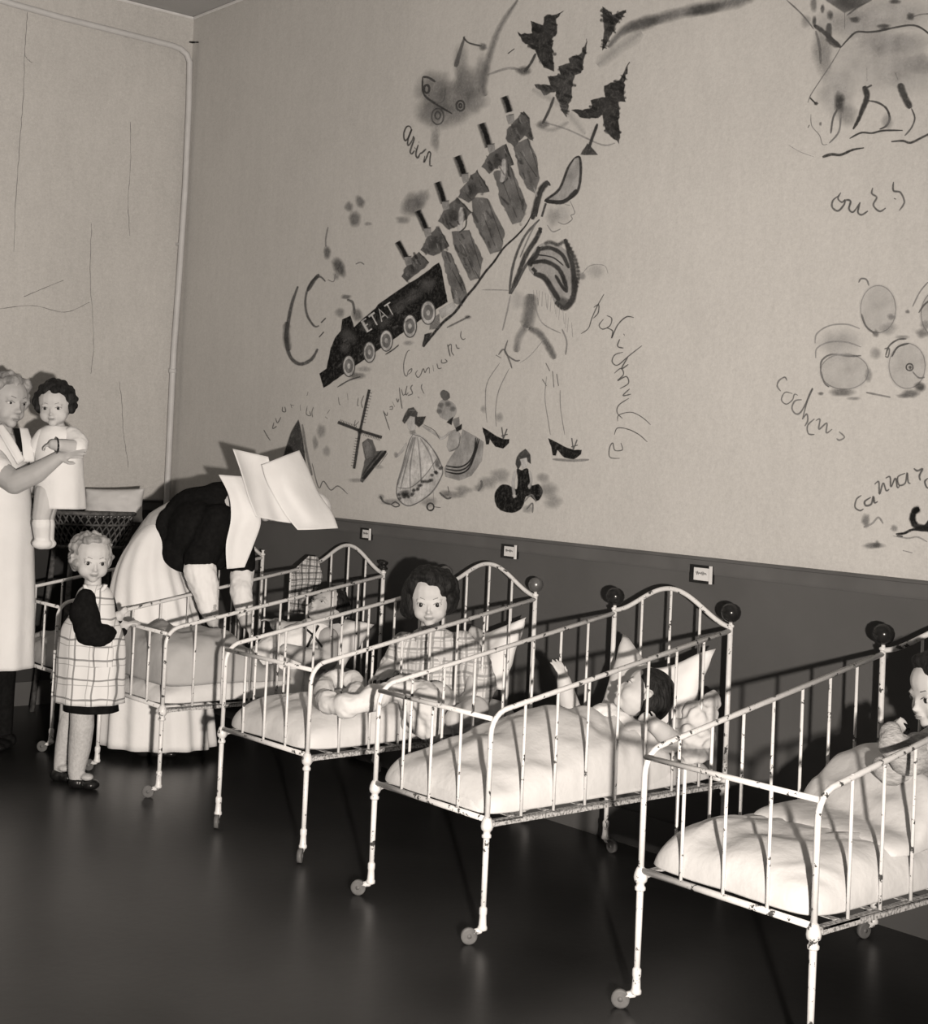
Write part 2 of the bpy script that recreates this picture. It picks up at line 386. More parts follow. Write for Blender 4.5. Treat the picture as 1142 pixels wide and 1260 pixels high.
for sx, nm in ((-1, 'L'), (1, 'R')):
    part_mesh('rail'+nm, MB().tube(bend_rail(sx), .0078, 10), M_EN)
    part_mesh('post'+nm, MB().tube([(sx*X0, 0, HB-.02), (sx*X0, 0, HH+.012)], .0088, 10), M_EN)
    part_mesh('neck'+nm, MB().lathe([(.0088, 0), (.012, .003), (.012, .008), (.006, .012), (.006, .022), (.010, .026)], 12, (sx*X0, 0, HH+.01)), M_EN)
    part_mesh('ball'+nm, MB().lathe([(.008, .022), (.018, .027), (.028, .036), (.033, .050), (.033, .060), (.028, .073), (.017, .082), (.004, .0855)], 18, (sx*X0, 0, HH+.005)), M_KNOB)
    part_mesh('ballb'+nm, MB().lathe([(.007, .022), (.016, .026), (.024, .034), (.0285, .046), (.0285, .056), (.024, .067), (.014, .075), (.003, .078)], 18, (sx*X0, 0, HH+.005)), M_KNOBB)
    part_mesh('stub'+nm, MB().lathe([(.008, .02), (.017, .022), (.018, .03), (.012, .034), (.012, .042), (.019, .046), (.019, .056), (.008, .06)], 14, (sx*X0, 0, HH+.005)), M_KNOB)
    part_mesh('base'+nm, MB().box((sx*X0-.012, -L+.02, HB-.008), (sx*X0+.012, -.008, HB-.004)).box((sx*X0+sx*.009, -L+.02, HB-.019), (sx*X0+sx*.012, -.008, HB-.004)).tube([(sx*X0, -L+.045, HB-.012), (sx*X0, -L+.018, HB-.016), (sx*X0, -L+.004, HB-.032)], .0085, 8), M_RUST, False)
part_mesh('footrail', MB().tube([(-X0, -L, HT), (X0, -L, HT)], .0072, 10), M_EN)
part_mesh('footbase', MB().tube([(-X0, -L, HB), (X0, -L, HB)], .0085, 10), M_EN)
part_mesh('headbase', MB().tube([(-X0, 0, HB), (X0, 0, HB)], .0085, 10), M_EN)
part_mesh('arch', MB().tube([(-X0+W*k/40, 0, arch_z(k/40)) for k in range(41)], .0082, 10), M_EN)
part_mesh('strip', MB().box((-X0+.01, -.010, HB-.004), (X0-.01, .010, HB-.002)), M_RUST, False)
def barm(p, q): return MB().tube([p, q], .0047, 8).me(M_EN)
for k in (1, 2, 3):
    x = -X0+W*k/4; BP['fb%d' % k] = barm((x, -L, HB), (x, -L, HT)); BP['hb%d' % k] = barm((x, 0, HB), (x, 0, arch_z(k/4)))
for sx, nm in ((-1, 'L'), (1, 'R')):
    for k in range(1, 8):
        t = k/8; y = -L+L*t; zt_ = HT+.022+(HH-HT-.022)*t; BP['sb%s%d' % (nm, k)] = barm((sx*X0, y, HB-.004), (sx*X0, y, zt_))
leg_me = MB().tube([(0, 0, .05), (0, 0, HB-.012)], [.0078, .0092], 10).me(M_EN)
col_me = MB().lathe([(.009, -.052), (.014, -.049), (.014, -.042), (.0105, -.038), (.0105, -.032), (.0165, -.027), (.018, -.018), (.0165, -.008), (.012, .004), (.009, .008)], 12, (0, 0, HB)).me(M_EN)
fer_me = MB().lathe([(.008, .105), (.0115, .10), (.0115, .085), (.010, .08), (.0115, .052), (.014, .048), (.014, .040), (.006, .036)], 12).me(M_EN)
fork_me = MB().tube([(0, 0, .046), (0, -.006, .038), (.0, -.02, .034), (.0, -.036, .025)], [.009, .010, .009, .006], 8).me(M_EN)
wheel_me = MB().tube([(-.008, -.038, .0235), (-.0075, -.038, .0235), (.0075, -.038, .0235), (.008, -.038, .0235)], [.019, .0235, .0235, .019], 20).tube([(-.0095, -.038, .0235), (.0095, -.038, .0235)], .007, 10).me(M_RUBBER)
def inst(name, me, parent, loc=None, rz=0.0):
    o = bpy.data.objects.new(name, me)
    if loc: o.location = loc
    o.rotation_euler.z = rz; return link(o, parent)
def make_bed(i, label, knob):
    x, y, a = BEDS[i]; t = empty('iron_cot', (x, y, 0), a); tag(t, label, 'cot', 'white iron cots along the painted wall')
    for nm in 'LR':
        inst('side_rail', BP['rail'+nm], t); p = inst('head_post', BP['post'+nm], t); inst('post_neck', BP['neck'+nm], p)
        k = knob[0 if nm == 'L' else 1]
        if k: inst('knob', BP[k+nm], p)
        inst('base_rail', BP['base'+nm], t)
        for q in range(1, 8): inst('bar', BP['sb%s%d' % (nm, q)], t)
    inst('foot_rail', BP['footrail'], t); inst('foot_base_rail', BP['footbase'], t); inst('head_base_rail', BP['headbase'], t); inst('head_arch', BP['arch'], t)
    for q in (1, 2, 3): inst('bar', BP['fb%d' % q], t); inst('bar', BP['hb%d' % q], t)
    for q in range(7): 
        s = inst('base_strip', BP['strip'], t, (0, -L+.1+q*.14, 0), .0)
    rnd = random.Random(i*11+3)
    for sx in (-1, 1):
        for yy in (-L, 0):
            lg = inst('leg', leg_me, t, (sx*X0, yy, 0)); inst('collar', col_me, lg); inst('ferrule', fer_me, lg)
            rz = rnd.uniform(-1.1, -.5) if yy < -.5 else rnd.uniform(-1.5, 1.5)
            if i == 2 and sx > 0 and yy < -.5: rz = .75
            if i == 2 and sx < 0 and yy < -.5: rz = .9
            inst('caster_fork', fork_me, lg, None, rz); inst('caster_wheel', wheel_me, lg, None, rz)
    return t
make_bed(0, 'white iron cot in the corner, half hidden behind the standing nurse', (None, None))
make_bed(1, 'white iron cot the nurse bends over, its end held by a little girl', (None, 'stub'))
make_bed(2, 'chipped white iron cot holding the girl who sits upright', ('ballb', 'ballb'))
make_bed(3, 'chipped white iron cot with dark knobs holding the sleeping child', ('ball', 'ball'))
make_bed(4, 'white iron cot nearest the camera, cut off by the right edge', ('ball', 'ball'))

# ------------------------------------------------------------------ bedding
def warp(q): s = abs(q); return math.copysign(1-(1-s)**1.9, q)
def pad(M, x0, x1, y0, y1, zb, ztop, nx=48, ny=80, p=6.5, e=.42, sag=.0, over=None):
    """soft slab: rounded edges, height ztop(x, y) above zb; M places it"""
    vs = []; fs = []
    for side in (1, -1):
        for j in range(ny+1):
            t = warp(-1+2*j/ny)
            for i in range(nx+1):
                s = warp(-1+2*i/nx)
                E = max(0, (1-abs(s)**p))**e * max(0, (1-abs(t)**p))**e
                # round the plan corners
                cx = s*math.sqrt(max(0, 1-.10*t**8)); cy = t*math.sqrt(max(0, 1-.10*s**8))
                x = (x0+x1)/2+(x1-x0)/2*cx; y = (y0+y1)/2+(y1-y0)/2*cy
                h = ztop(x, y)
                if side > 0: z = zb+h*(.16+.84*E)
                else: z = zb+h*.16*(1-E)
                vs.append(M @ V3((x, y, z)))
    st = (nx+1)*(ny+1)
    for j in range(ny):
        for i in range(nx):
            a = j*(nx+1)+i; fs.append((a, a+1, a+nx+2, a+nx+1)); fs.append((st+a+nx+1, st+a+nx+2, st+a+1, st+a))
    mb = MB(); mb.v = vs; mb.f = fs
    me = mb.me(None); bm = bmesh.new(); bm.from_mesh(me); bmesh.ops.remove_doubles(bm, verts=bm.verts, dist=1e-5); bm.to_mesh(me); bm.free()
    me.polygons.foreach_set('use_smooth', [True]*len(me.polygons)); return me
def fin(name, me, m, label, cat, group=None):
    me.materials.append(m); o = obj(name, me); return tag(o, label, cat, group)
def nz(x, y, s, k=0): return mnoise.noise(V3((x*s, y*s, k*7.3)))
def g2(x, y, cx, cy, sx, sy): return math.exp(-((x-cx)/sx)**2-((y-cy)/sy)**2)
GM = 'sheeted mattresses in the cots'
def mattress(i, label, m=M_SHEET, h=.118, x_in=.004):
    def zt_(x, y):
        fold = .010*math.sin(22*(x-y*.6)+4*nz(x, y, 3, i))*g2(x, y, -.1, -L, .5, .25)
        for k in range(7):                                   # creases pulled from the foot corners and sides
            rr = random.Random(i*31+k); cx = rr.choice((-1, 1))*X0*rr.uniform(.3, 1); cy = -L+rr.uniform(0, .5); an = rr.uniform(-.9, .9); t = (x-cx)*math.cos(an)-(y-cy)*math.sin(an); q = (x-cx)*math.sin(an)+(y-cy)*math.cos(an)
            fold += .007*math.exp(-(t/.014)**2)*math.exp(-(q/.12)**2)-.005*math.exp(-((t-.025)/.018)**2)*math.exp(-(q/.12)**2)
        return h+.014*math.exp(-(x/.2)**2)+.014*nz(x, y, 5, i)+.006*nz(x, y, 14, i)+fold
    return fin('mattress', pad(BM(i), -X0+x_in, X0-x_in, -L+.002, -.02, HB-.002, zt_), m, label, 'mattress', GM)
mattress(0, 'grey mattress in the corner cot behind the nurse', M_GREYSH)
mattress(1, 'thin white-sheeted mattress under the grey blanket heap', M_SHEET, .09)
mattress(2, 'white-sheeted mattress under the girl sitting upright')
mattress(3, 'white mattress under the sleeping child\'s tucked-in sheet', M_SHEET, .09)
mattress(4, 'white-sheeted mattress in the cot nearest the camera', M_SHEET, .118)
# grey blanket heaped at the foot of the second cot
def heap(x, y):
    return .04+.165*(1/(1+math.exp((y+.60)/.045)))*(.86+.14*math.cos(x*6))+.022*nz(x, y, 7)+.013*math.sin(34*(x*.8+y)+6*nz(x, y, 3))+.012*(1-2*abs(nz(x, y, 9, 2)))
fin('blanket', pad(BM(1), -X0+.012, X0-.012, -L+.012, -.42, HB+.06, heap, 44, 60, 6, .34), M_GREYSH, 'grey blanket heaped at the foot of the cot beside the standing girl', 'blanket')
# sheet over the sleeping child
def mound(x, y):
    yy = y+L
    b = interp([(0, .105), (.08, .12), (.25, .165), (.42, .215), (.52, .235), (.60, .215), (.70, .215), (.80, .20), (1, .10)], yy)
    b *= .62+.38*math.exp(-((x+.02)/.20)**2)
    w = max(0, (yy-.42)/.4)
    return b+.012*nz(x, y, 5, 3)+w*.011*math.sin(62*(y+x*.75)+7*nz(x, y, 4))+.004*math.sin(40*(x-.4*y)+8*nz(x, y, 3, 5))+.005*nz(x, y, 16, 2)
fin('bed_sheet', pad(BM(3), -X0+.002, X0-.004, -L+.004, -.20, HB, mound, 60, 90, 10, .38), M_SHEET, 'white sheet tucked over the sleeping child in a smooth mound', 'sheet')

def cushion(name, c, ax, ay, w, h, th, m, label, ears=.06, sag=0.0, seed=0, n=26, bendf=None, group=None):
    """pillow spanned by the unit vectors ax, ay, thickness along their normal"""
    c, ax, ay = V3(c), V3(ax).normalized(), V3(ay).normalized(); an = ax.cross(ay)
    vs = []; fs = []
    for side in (1, -1):
        for j in range(n+1):
            t = -1+2*j/n
            for i in range(n+1):
                s = -1+2*i/n
                x = s*w/2*(1-ears*(1-t*t)*1.2); y = t*h/2*(1-ears*(1-s*s)*1.2)
                if t > 0: y -= sag*t*(1-s*s)**2
                T = th/2*(max(0, 1-s**4)*max(0, 1-t**4))**.55
                T *= 1+.16*nz(s*2, t*2, 1.3, seed)
                z = side*T + .10*th*nz(s, t, 2.2, seed+5)
                p = V3((x, y, z))
                if bendf: p = bendf(p, s, t)
                vs.append(c+ax*p.x+ay*p.y+an*p.z)
    st = (n+1)**2
    for j in range(n):
        for i in range(n):
            a = j*(n+1)+i; fs.append((a, a+1, a+n+2, a+n+1)); fs.append((st+a+n+1, st+a+n+2, st+a+1, st+a))
    mb = MB(); mb.v = vs; mb.f = fs; me = mb.me(None)
    bm = bmesh.new(); bm.from_mesh(me); bmesh.ops.remove_doubles(bm, verts=bm.verts, dist=1e-5); bm.to_mesh(me); bm.free()
    me.polygons.foreach_set('use_smooth', [True]*len(me.polygons)); me.materials.append(m)
    return tag(obj(name, me), label, 'pillow', group or 'white pillows in the cots')
def bw(i, x, y, z): return BM(i) @ V3((x, y, z))
cushion('pillow', bw(3, .01, -.085, .622), (1, 0, 0), (0, .42, 1), .43, .33, .11, M_PILLOW, 'white pillow propped behind the sleeping child\'s head', .10, .085, 3)
cushion('pillow', bw(2, .095, -.085, .60), (1, -.05, .22), (0, .40, 1), .34, .29, .10, M_PILLOW, 'white pillow propped behind the girl who sits upright', .08, .03, 4)
cushion('pillow', bw(1, .08, -.15, .53), (1, .1, 0), (0, .75, .75), .36, .28, .13, M_PILLOW, 'white pillow behind the child lying under the bending nurse', .06, .0, 6)
# ================================================================== the mural, brushed flat on the long wall
def paint_mat():
    m, nt, b = nodes('mural_paint'); Ln = nt.links.new; b.inputs['Roughness'].default_value = .95; b.inputs['Specular IOR Level'].default_value = .05
    at = N(nt, 'ShaderNodeAttribute', attribute_name='tone'); aa = N(nt, 'ShaderNodeAttribute', attribute_name='cover')
    tc = N(nt, 'ShaderNodeTexCoord')
    n1 = N(nt, 'ShaderNodeTexNoise', Scale=55., Detail=5., Roughness=.7); Ln(tc.outputs['Object'], n1.inputs['Vector'])
    n2 = N(nt, 'ShaderNodeTexNoise', Scale=14., Detail=3.); Ln(tc.outputs['Object'], n2.inputs['Vector'])
    mr = N(nt, 'ShaderNodeMapRange'); mr.inputs['From Min'].default_value = .3; mr.inputs['From Max'].default_value = .7; mr.inputs['To Min'].default_value = .7; mr.inputs['To Max'].default_value = 1.45
    Ln(n2.outputs['Fac'], mr.inputs['Value'])
    cm = N(nt, 'ShaderNodeMath', operation='MULTIPLY'); Ln(at.outputs['Fac'], cm.inputs[0]); Ln(mr.outputs[0], cm.inputs[1])
    Ln(cm.outputs[0], b.inputs['Base Color'])
    m2 = N(nt, 'ShaderNodeMapRange'); m2.inputs['From Min'].default_value = .36; m2.inputs['From Max'].default_value = .56; m2.inputs['To Min'].default_value = .68; m2.inputs['To Max'].default_value = 1.0
    Ln(n1.outputs['Fac'], m2.inputs['Value'])
    al = N(nt, 'ShaderNodeMath', operation='MULTIPLY'); al.use_clamp = True; Ln(aa.outputs['Fac'], al.inputs[0]); Ln(m2.outputs[0], al.inputs[1])
    tr = N(nt, 'ShaderNodeBsdfTransparent'); mx = N(nt, 'ShaderNodeMixShader')
    Ln(al.outputs[0], mx.inputs[0]); Ln(tr.outputs[0], mx.inputs[1]); Ln(b.outputs[0], mx.inputs[2]); Ln(mx.outputs[0], nt.nodes['Material Output'].inputs[0])
    return m
M_PAINT = paint_mat()
class Paint:
    """strokes, fills and washes given in photo pixels, laid on the wall plane"""
    def __init__(s, ox=0., oy=0., k=1.): s.v = []; s.f = []; s.t = []; s.a = []; s.n = 0; s.ox, s.oy, s.k = ox, oy, k
    def q(s, p): return (s.ox+p[0]/s.k, s.oy+p[1]/s.k)
    def off(s): s.n += 1; return .0010+.00006*s.n
    def _add(s, uv, fs, tone, al):
        o = s.off(); n = len(s.v); s.v += [wallp(u, v, o) for u, v in uv]; s.f += [tuple(i+n for i in f) for f in fs]; s.t += [tone]*len(uv); s.a += al
    def line(s, pts, w, tone=.05, al=1., soft=.35, smooth=True, taper=True):
        """w in photo pixels"""
        P = [s.q(p) for p in pts]
        if smooth and len(P) > 2: P = [tuple(c)[:2] for c in cr(P, 6)]
        uv = []; A = []; fs = []; n = len(P)
        ws = w if isinstance(w, (list, tuple)) else None
        for i, (x, y) in enumerate(P):
            x0, y0 = P[max(i-1, 0)]; x1, y1 = P[min(i+1, n-1)]; dx, dy = x1-x0, y1-y0; l = math.hypot(dx, dy) or 1
            nx, ny = -dy/l, dx/l; f = i/max(1, n-1)
            h = (ws[0]+(ws[1]-ws[0])*f if ws else w)/2
            if taper: h *= .45+.55*min(1, 6*min(f, 1-f)+.1)
            h *= 1+.22*mnoise.noise(V3((x*.35, y*.35, s.n)))
            g = h*(1+soft)
            for d, c in ((-g, 0), (-h*(1-soft), al), (h*(1-soft), al), (g, 0)): uv.append((x+nx*d, y+ny*d)); A.append(c)
        for i in range(n-1):
            for k in range(3): a = i*4+k; fs.append((a, a+1, a+5, a+4))
        s._add(uv, fs, tone, A); return s
    def fill(s, pts, tone=.1, al=1., edge=1.2, smooth=False, jit=.6):
        P = [s.q(p) for p in pts]; P = [tuple(c)[:2] for c in cr(P, 5 if smooth else 3, True)] if smooth else P
        if not smooth:
            Q = []
            for i in range(len(P)):
                (x0, y0), (x1, y1) = P[i], P[(i+1) % len(P)]; m = max(1, int(math.hypot(x1-x0, y1-y0)/4))
                Q += [(x0+(x1-x0)*k/m, y0+(y1-y0)*k/m) for k in range(m)]
            P = Q
        P = [(x+jit*mnoise.noise(V3((x*.4, y*.4, 3+s.n))), y+jit*mnoise.noise(V3((x*.4, y*.4, 9+s.n)))) for x, y in P]
        n = len(P); area = sum(P[i][0]*P[(i+1) % n][1]-P[(i+1) % n][0]*P[i][1] for i in range(n))
        if area < 0: P.reverse()
        tri = tessellate_polygon([[V3((x, y, 0)) for x, y in P]])
        uv = list(P); A = [al]*n
        for i in range(n):
            (x0, y0), (x1, y1) = P[i-1], P[(i+1) % n]; l = math.hypot(x1-x0, y1-y0) or 1
            uv.append((P[i][0]+(y1-y0)/l*edge, P[i][1]-(x1-x0)/l*edge)); A.append(0)
        fs = [tuple(t) for t in tri] + [(i, (i+1) % n, n+(i+1) % n, n+i) for i in range(n)]
        s._add(uv, fs, tone, A); return s
    def wash(s, c, rx, ry, tone=.2, al=.6, rot=0., n=20):
        x0, y0 = s.q(c); rx /= s.k; ry /= s.k; uv = [(x0, y0)]; A = [al]; fs = []
        for j, (f, a) in enumerate(((.5, al*.85), (.8, al*.4), (1.1, 0))):
            for k in range(n):
                th = 2*math.pi*k/n; r = f*(1+.3*mnoise.noise(V3((math.cos(th)*1.5, math.sin(th)*1.5, s.n*3.1))))
                dx, dy = rx*r*math.cos(th), ry*r*math.sin(th); uv.append((x0+dx*math.cos(rot)-dy*math.sin(rot), y0+dx*math.sin(rot)+dy*math.cos(rot))); A.append(a)
        for k in range(n):
            fs.append((0, 1+k, 1+(k+1) % n))
            for j in range(2): a = 1+j*n+k; b2 = 1+j*n+(k+1) % n; fs.append((a, a+n, b2+n, b2))
        s._add(uv, fs, tone, A); return s
    def ring(s, c, rx, ry, w, tone, al=1., a0=0., a1=6.2832, n=14):
        return s.line([(c[0]+rx*math.cos(a0+(a1-a0)*k/n), c[1]+ry*math.sin(a0+(a1-a0)*k/n)) for k in range(n+1)], w, tone, al, taper=False)
    def scumble(s, pts, n, tones, ln=7., w=2.2, ang=1.2, al=.6, spill=1.5, seed=0):
        """dry-brush marks over a shape (pts as given to fill), spilling a little past its edge"""
        rnd = random.Random(seed+s.n); Q = [s.q(p) for p in pts]; xs = [q[0] for q in Q]; ys = [q[1] for q in Q]; k = 0; tr = 0
        k0, o0 = s.k, (s.ox, s.oy); s.k, s.ox, s.oy = 1., 0., 0.
        while k < n and tr < n*30:
            tr += 1; x = rnd.uniform(min(xs)-spill, max(xs)+spill); y = rnd.uniform(min(ys)-spill, max(ys)+spill); c = False
            for i in range(len(Q)):
                (x0, y0), (x1, y1) = Q[i-1], Q[i]
                if (y0 > y) != (y1 > y) and x < (x1-x0)*(y-y0)/((y1-y0) or 1e-9)+x0: c = not c
            if not c: continue
            a = ang+rnd.gauss(0, .22); l = ln*rnd.uniform(.5, 1.3)/2; s.line([(x-math.cos(a)*l, y-math.sin(a)*l), (x+rnd.uniform(-.6, .6), y), (x+math.cos(a)*l, y+math.sin(a)*l)], w*rnd.uniform(.5, 1.4), rnd.choice(tones), al*rnd.uniform(.5, 1), .6); k += 1
        s.k = k0; s.ox, s.oy = o0; return s
    def done(s, name, label=None, parent=None):
        me = me_from(s.v, s.f, M_PAINT, False)
        for nm, vals in (('tone', s.t), ('cover', s.a)):
            at = me.attributes.new(nm, 'FLOAT', 'POINT'); at.data.foreach_set('value', [float(x) for x in vals])
        o = obj(name, me, parent)
        if label: tag(o, label, 'wall painting' if 'word' not in name else 'lettering', 'pictures painted on the long wall' if 'word' not in name else 'words written on the long wall')
        return o

# ---- handwriting: single-stroke letters, x to the right, y up, x-height 1
GL = {
 'a': (.9, [[(.75, .85), (.4, 1), (.08, .6), (.15, .1), (.45, 0), (.7, .45), (.75, .95), (.72, .3), (.85, 0), (1, .15)]]),
 'c': (.75, [[(.7, .8), (.4, 1), (.1, .6), (.15, .15), (.45, 0), (.8, .2)]]),
 'd': (.95, [[(.7, .85), (.4, 1), (.08, .6), (.15, .1), (.45, 0), (.7, .5), (.95, 2.1), (.75, .4), (.85, 0), (1, .15)]]),
 'e': (.75, [[(.1, .5), (.6, .65), (.5, 1), (.15, .75), (.12, .25), (.4, 0), (.8, .2)]]),
 'h': (.85, [[(.1, .1), (.45, 1.4), (.5, 2.1), (.3, 2), (.2, .8), (.15, 0), (.3, .7), (.6, 1), (.7, .6), (.68, .1), (.9, .1)]]),
 'i': (.5, [[(.1, .4), (.25, 1), (.22, .2), (.4, 0), (.55, .15)], [(.32, 1.4), (.36, 1.5)]]),
 'l': (.5, [[(.05, .2), (.4, 1.4), (.45, 2.1), (.25, 2), (.15, .8), (.25, .05), (.55, .2)]]),
 'm': (1.2, [[(.05, .8), (.15, 1), (.15, 0), (.3, .8), (.5, .95), (.55, .6), (.52, 0), (.7, .8), (.9, .95), (.95, .5), (.95, .1), (1.2, .15)]]),
 'n': (.85, [[(.05, .8), (.15, 1), (.15, 0), (.3, .75), (.55, .98), (.65, .6), (.62, .1), (.85, .12)]]),
 'o': (.8, [[(.5, 1), (.15, .75), (.1, .25), (.4, 0), (.7, .35), (.65, .85), (.45, 1), (.6, .85), (.85, .9)]]),
 'p': (.85, [[(.1, .8), (.3, 1.3), (.1, -.9), (.2, .5), (.45, 1), (.7, .7), (.6, .15), (.3, .05)]]),
 'r': (.65, [[(.05, .3), (.2, 1.05), (.3, .85), (.55, .9), (.45, .4), (.5, .05), (.7, .15)]]),
 's': (.7, [[(.05, .1), (.4, 1.1), (.55, .6), (.5, .1), (.25, 0), (.15, .15)]]),
 't': (.55, [[(.1, .2), (.3, 1.7), (.25, .3), (.4, 0), (.6, .15)], [(.05, 1.15), (.55, 1.2)]]),
 'u': (.9, [[(.1, 1), (.1, .3), (.3, 0), (.6, .4), (.68, 1), (.66, .25), (.8, 0), (.95, .15)]]),
 'v': (.75, [[(.05, .9), (.2, 1), (.3, .1), (.45, .1), (.65, .95), (.8, .9)]]),
 'E': (.8, [[(.7, 1.6), (.1, 1.6), (.1, 0), (.7, 0)], [(.1, .85), (.55, .85)]]),
 'T': (.9, [[(.0, 1.6), (.9, 1.6)], [(.45, 1.6), (.45, 0)]]),
 'A': (.9, [[(.0, 0), (.45, 1.6), (.9, 0)], [(.2, .55), (.7, .55)]]),
}
def word(P, text, path, h, w=1.1, tone=.16, al=.85, slant=.15, spread=1.0, straight=False):
    """writes text along a pixel path; ascenders to the left of the writing direction"""
    C = [tuple(c)[:2] for c in cr(path, 10)]
    ln = [0]
    for a, b2 in zip(C, C[1:]): ln.append(ln[-1]+math.hypot(b2[0]-a[0], b2[1]-a[1]))
    tot = sum(GL[c][0] for c in text if c != ' ')
    step = ln[-1]/tot
    def at(d):
        d = max(0, min(ln[-1]-1e-6, d)); i = max(k for k in range(len(ln)) if ln[k] <= d); i = min(i, len(C)-2)
        f = (d-ln[i])/((ln[i+1]-ln[i]) or 1); x = C[i][0]+(C[i+1][0]-C[i][0])*f; y = C[i][1]+(C[i+1][1]-C[i][1])*f
        dx, dy = C[i+1][0]-C[i][0], C[i+1][1]-C[i][1]; l = math.hypot(dx, dy) or 1; return x, y, dx/l, dy/l
    pos = 0
    for c in text:
        wd, strokes = GL[c]
        xm, ym, dx, dy = at((pos+wd/2)*step)
        for st in strokes:
            pts = []
            for gx, gy in st:
                lx = (gx-wd/2)*step*spread+slant*gy*h; pts.append((xm+dx*lx+dy*gy*h, ym+dy*lx-dx*gy*h))
            P.line(pts, w*random.uniform(.8, 1.25), tone, al, .5, smooth=not straight)
        pos += wd
    return P

# ---- fir trees on the hill
def K(k): return Paint(330, 0, 2.43)
P = K(0); P.fill([(885, 30), (860, 58), (865, 100), (848, 112), (852, 210), (825, 200), (800, 150), (770, 130), (745, 98), (790, 102), (788, 70), (825, 76), (830, 45), (862, 46)], .035, .95, 1.2, False, 3.2); P.scumble([(885, 30), (860, 58), (865, 100), (848, 112), (852, 210), (825, 200), (800, 150), (770, 130), (745, 98), (790, 102), (788, 70), (825, 76), (830, 45), (862, 46)], 34, (.03, .04, .06, .03), 9, 3.0, 0.45, .9, 2.5); P.line([(800, 160), (785, 190), (765, 215)], 3, .07); P.wash((765, 212), 25, 14, .1, .8)
P.done('mural_fir_tree', 'painted dark fir tree highest on the mural hill')
P = K(0); P.fill([(955, 115), (938, 208), (915, 222), (890, 350), (860, 290), (865, 268), (825, 285), (795, 255), (845, 256), (838, 230), (876, 226), (868, 200), (905, 190), (900, 174), (935, 166)], .05, .92, 1.2, False, 3.2); P.scumble([(955, 115), (938, 208), (915, 222), (890, 350), (860, 290), (865, 268), (825, 285), (795, 255), (845, 256), (838, 230), (876, 226), (868, 200), (905, 190), (900, 174), (935, 166)], 34, (.03, .04, .06, .03), 9, 3.0, 0.45, .9, 2.5); P.line([(855, 290), (840, 330), (820, 370)], 3, .08); P.wash((822, 372), 22, 12, .12, .7)
P.done('mural_fir_tree', 'painted fir tree with feathery branches, middle one of the slope')
P = K(0); P.fill([(1080, 185), (1060, 258), (1065, 302), (1045, 300), (1050, 430), (1010, 392), (1000, 346), (950, 355), (908, 330), (970, 326), (964, 300), (1010, 290), (1004, 260), (1052, 240)], .035, .95, 1.2, False, 3.2); P.scumble([(1080, 185), (1060, 258), (1065, 302), (1045, 300), (1050, 430), (1010, 392), (1000, 346), (950, 355), (908, 330), (970, 326), (964, 300), (1010, 290), (1004, 260), (1052, 240)], 34, (.03, .04, .06, .03), 9, 3.0, 0.45, .9, 2.5); P.line([(985, 370), (970, 410), (958, 445)], 3.5, .05); P.fill([(935, 462), (955, 430), (985, 462)], .06, .9)
P.done('mural_fir_tree', 'painted black fir tree lowest on the mural, above the jester hat')
P = K(0); P.fill([(1000, 20), (1030, 46), (1070, 30), (1040, 72), (1020, 112), (1000, 150), (1006, 90)], .05, .9); P.scumble([(1000, 20), (1030, 46), (1070, 30), (1040, 72), (1020, 112), (1000, 150), (1006, 90)], 34, (.03, .04, .06, .03), 9, 3.0, 0.45, .9, 2.5); P.line([(1020, 40), (1050, 60)], 3, .08)
P.done('mural_fir_tree', 'small painted fir tree leaning at the top of the mural')
P = Paint()
P.line([(748, 58), (770, 36), (800, 26), (850, 13), (900, 3), (930, -6)], [7, 13], .17, .75, .7); P.wash((790, 30), 30, 9, .10, .6, -.3); P.wash((868, 12), 26, 7, .07, .7, -.2); P.line([(735, 80), (760, 60), (790, 40)], 10, .3, .4, .9)
P.line([(637, 0), (615, 34), (602, 70), (594, 105), (598, 118)], [4, 8], .16, .6, .8); P.line([(600, 92), (625, 84), (640, 86)], 3, .28, .5); P.line([(700, 150), (680, 160), (660, 155)], 4, .3, .35, .9); P.line([(655, 110), (690, 130), (720, 165)], 6, .34, .3, .9)
P.line([(668, 150), (700, 160), (740, 178), (757, 176)], 2, .3, .5); P.line([(625, 66), (633, 60)], 2, .06)
P.done('mural_hill', 'brushed hill contours behind the painted fir trees')
# ---- flying machine
P = K(0)
for c, rx, ry, t, a in (((500, 270), 60, 60, .17, .65), ((560, 300), 80, 60, .17, .65), ((600, 250), 55, 50, .19, .6), ((520, 345), 70, 45, .2, .6), ((480, 330), 40, 50, .22, .5), ((620, 300), 40, 40, .22, .5), ((575, 190), 25, 60, .22, .45), ((640, 215), 25, 50, .22, .5)): P.wash(c, rx, ry, t, a)
P.line([(462, 230), (480, 232), (500, 245)], 2.5, .07); P.line([(462, 230), (465, 280), (500, 310), (550, 340)], 2.2, .06); P.line([(500, 310), (525, 300), (530, 265)], 1.2, .12)
P.ring((474, 266), 8, 12, 2.4, .06); P.ring((575, 316), 12, 15, 2.2, .06); P.ring((575, 316), 4, 6, 2, .05); P.ring((507, 348), 18, 24, 1.6, .09); P.ring((507, 345), 8, 11, 1.5, .09)
P.line([(560, 200), (575, 150), (588, 108)], [6, 2], .12, .8); P.line([(583, 110), (600, 128), (640, 138)], 2, .09); P.wash((642, 140), 14, 14, .13, .8); P.wash((500, 415), 16, 40, .2, .5)
P.done('mural_aeroplane', 'faint smudged aeroplane painted above the word avion')
def trace(ox, oy, k, strokes, w, tone, al, label):
    P = Paint(ox, oy, k)
    for st in strokes: P.line(st, w*random.uniform(.85, 1.2), tone, al, .45)
    return P.done('mural_word', label)
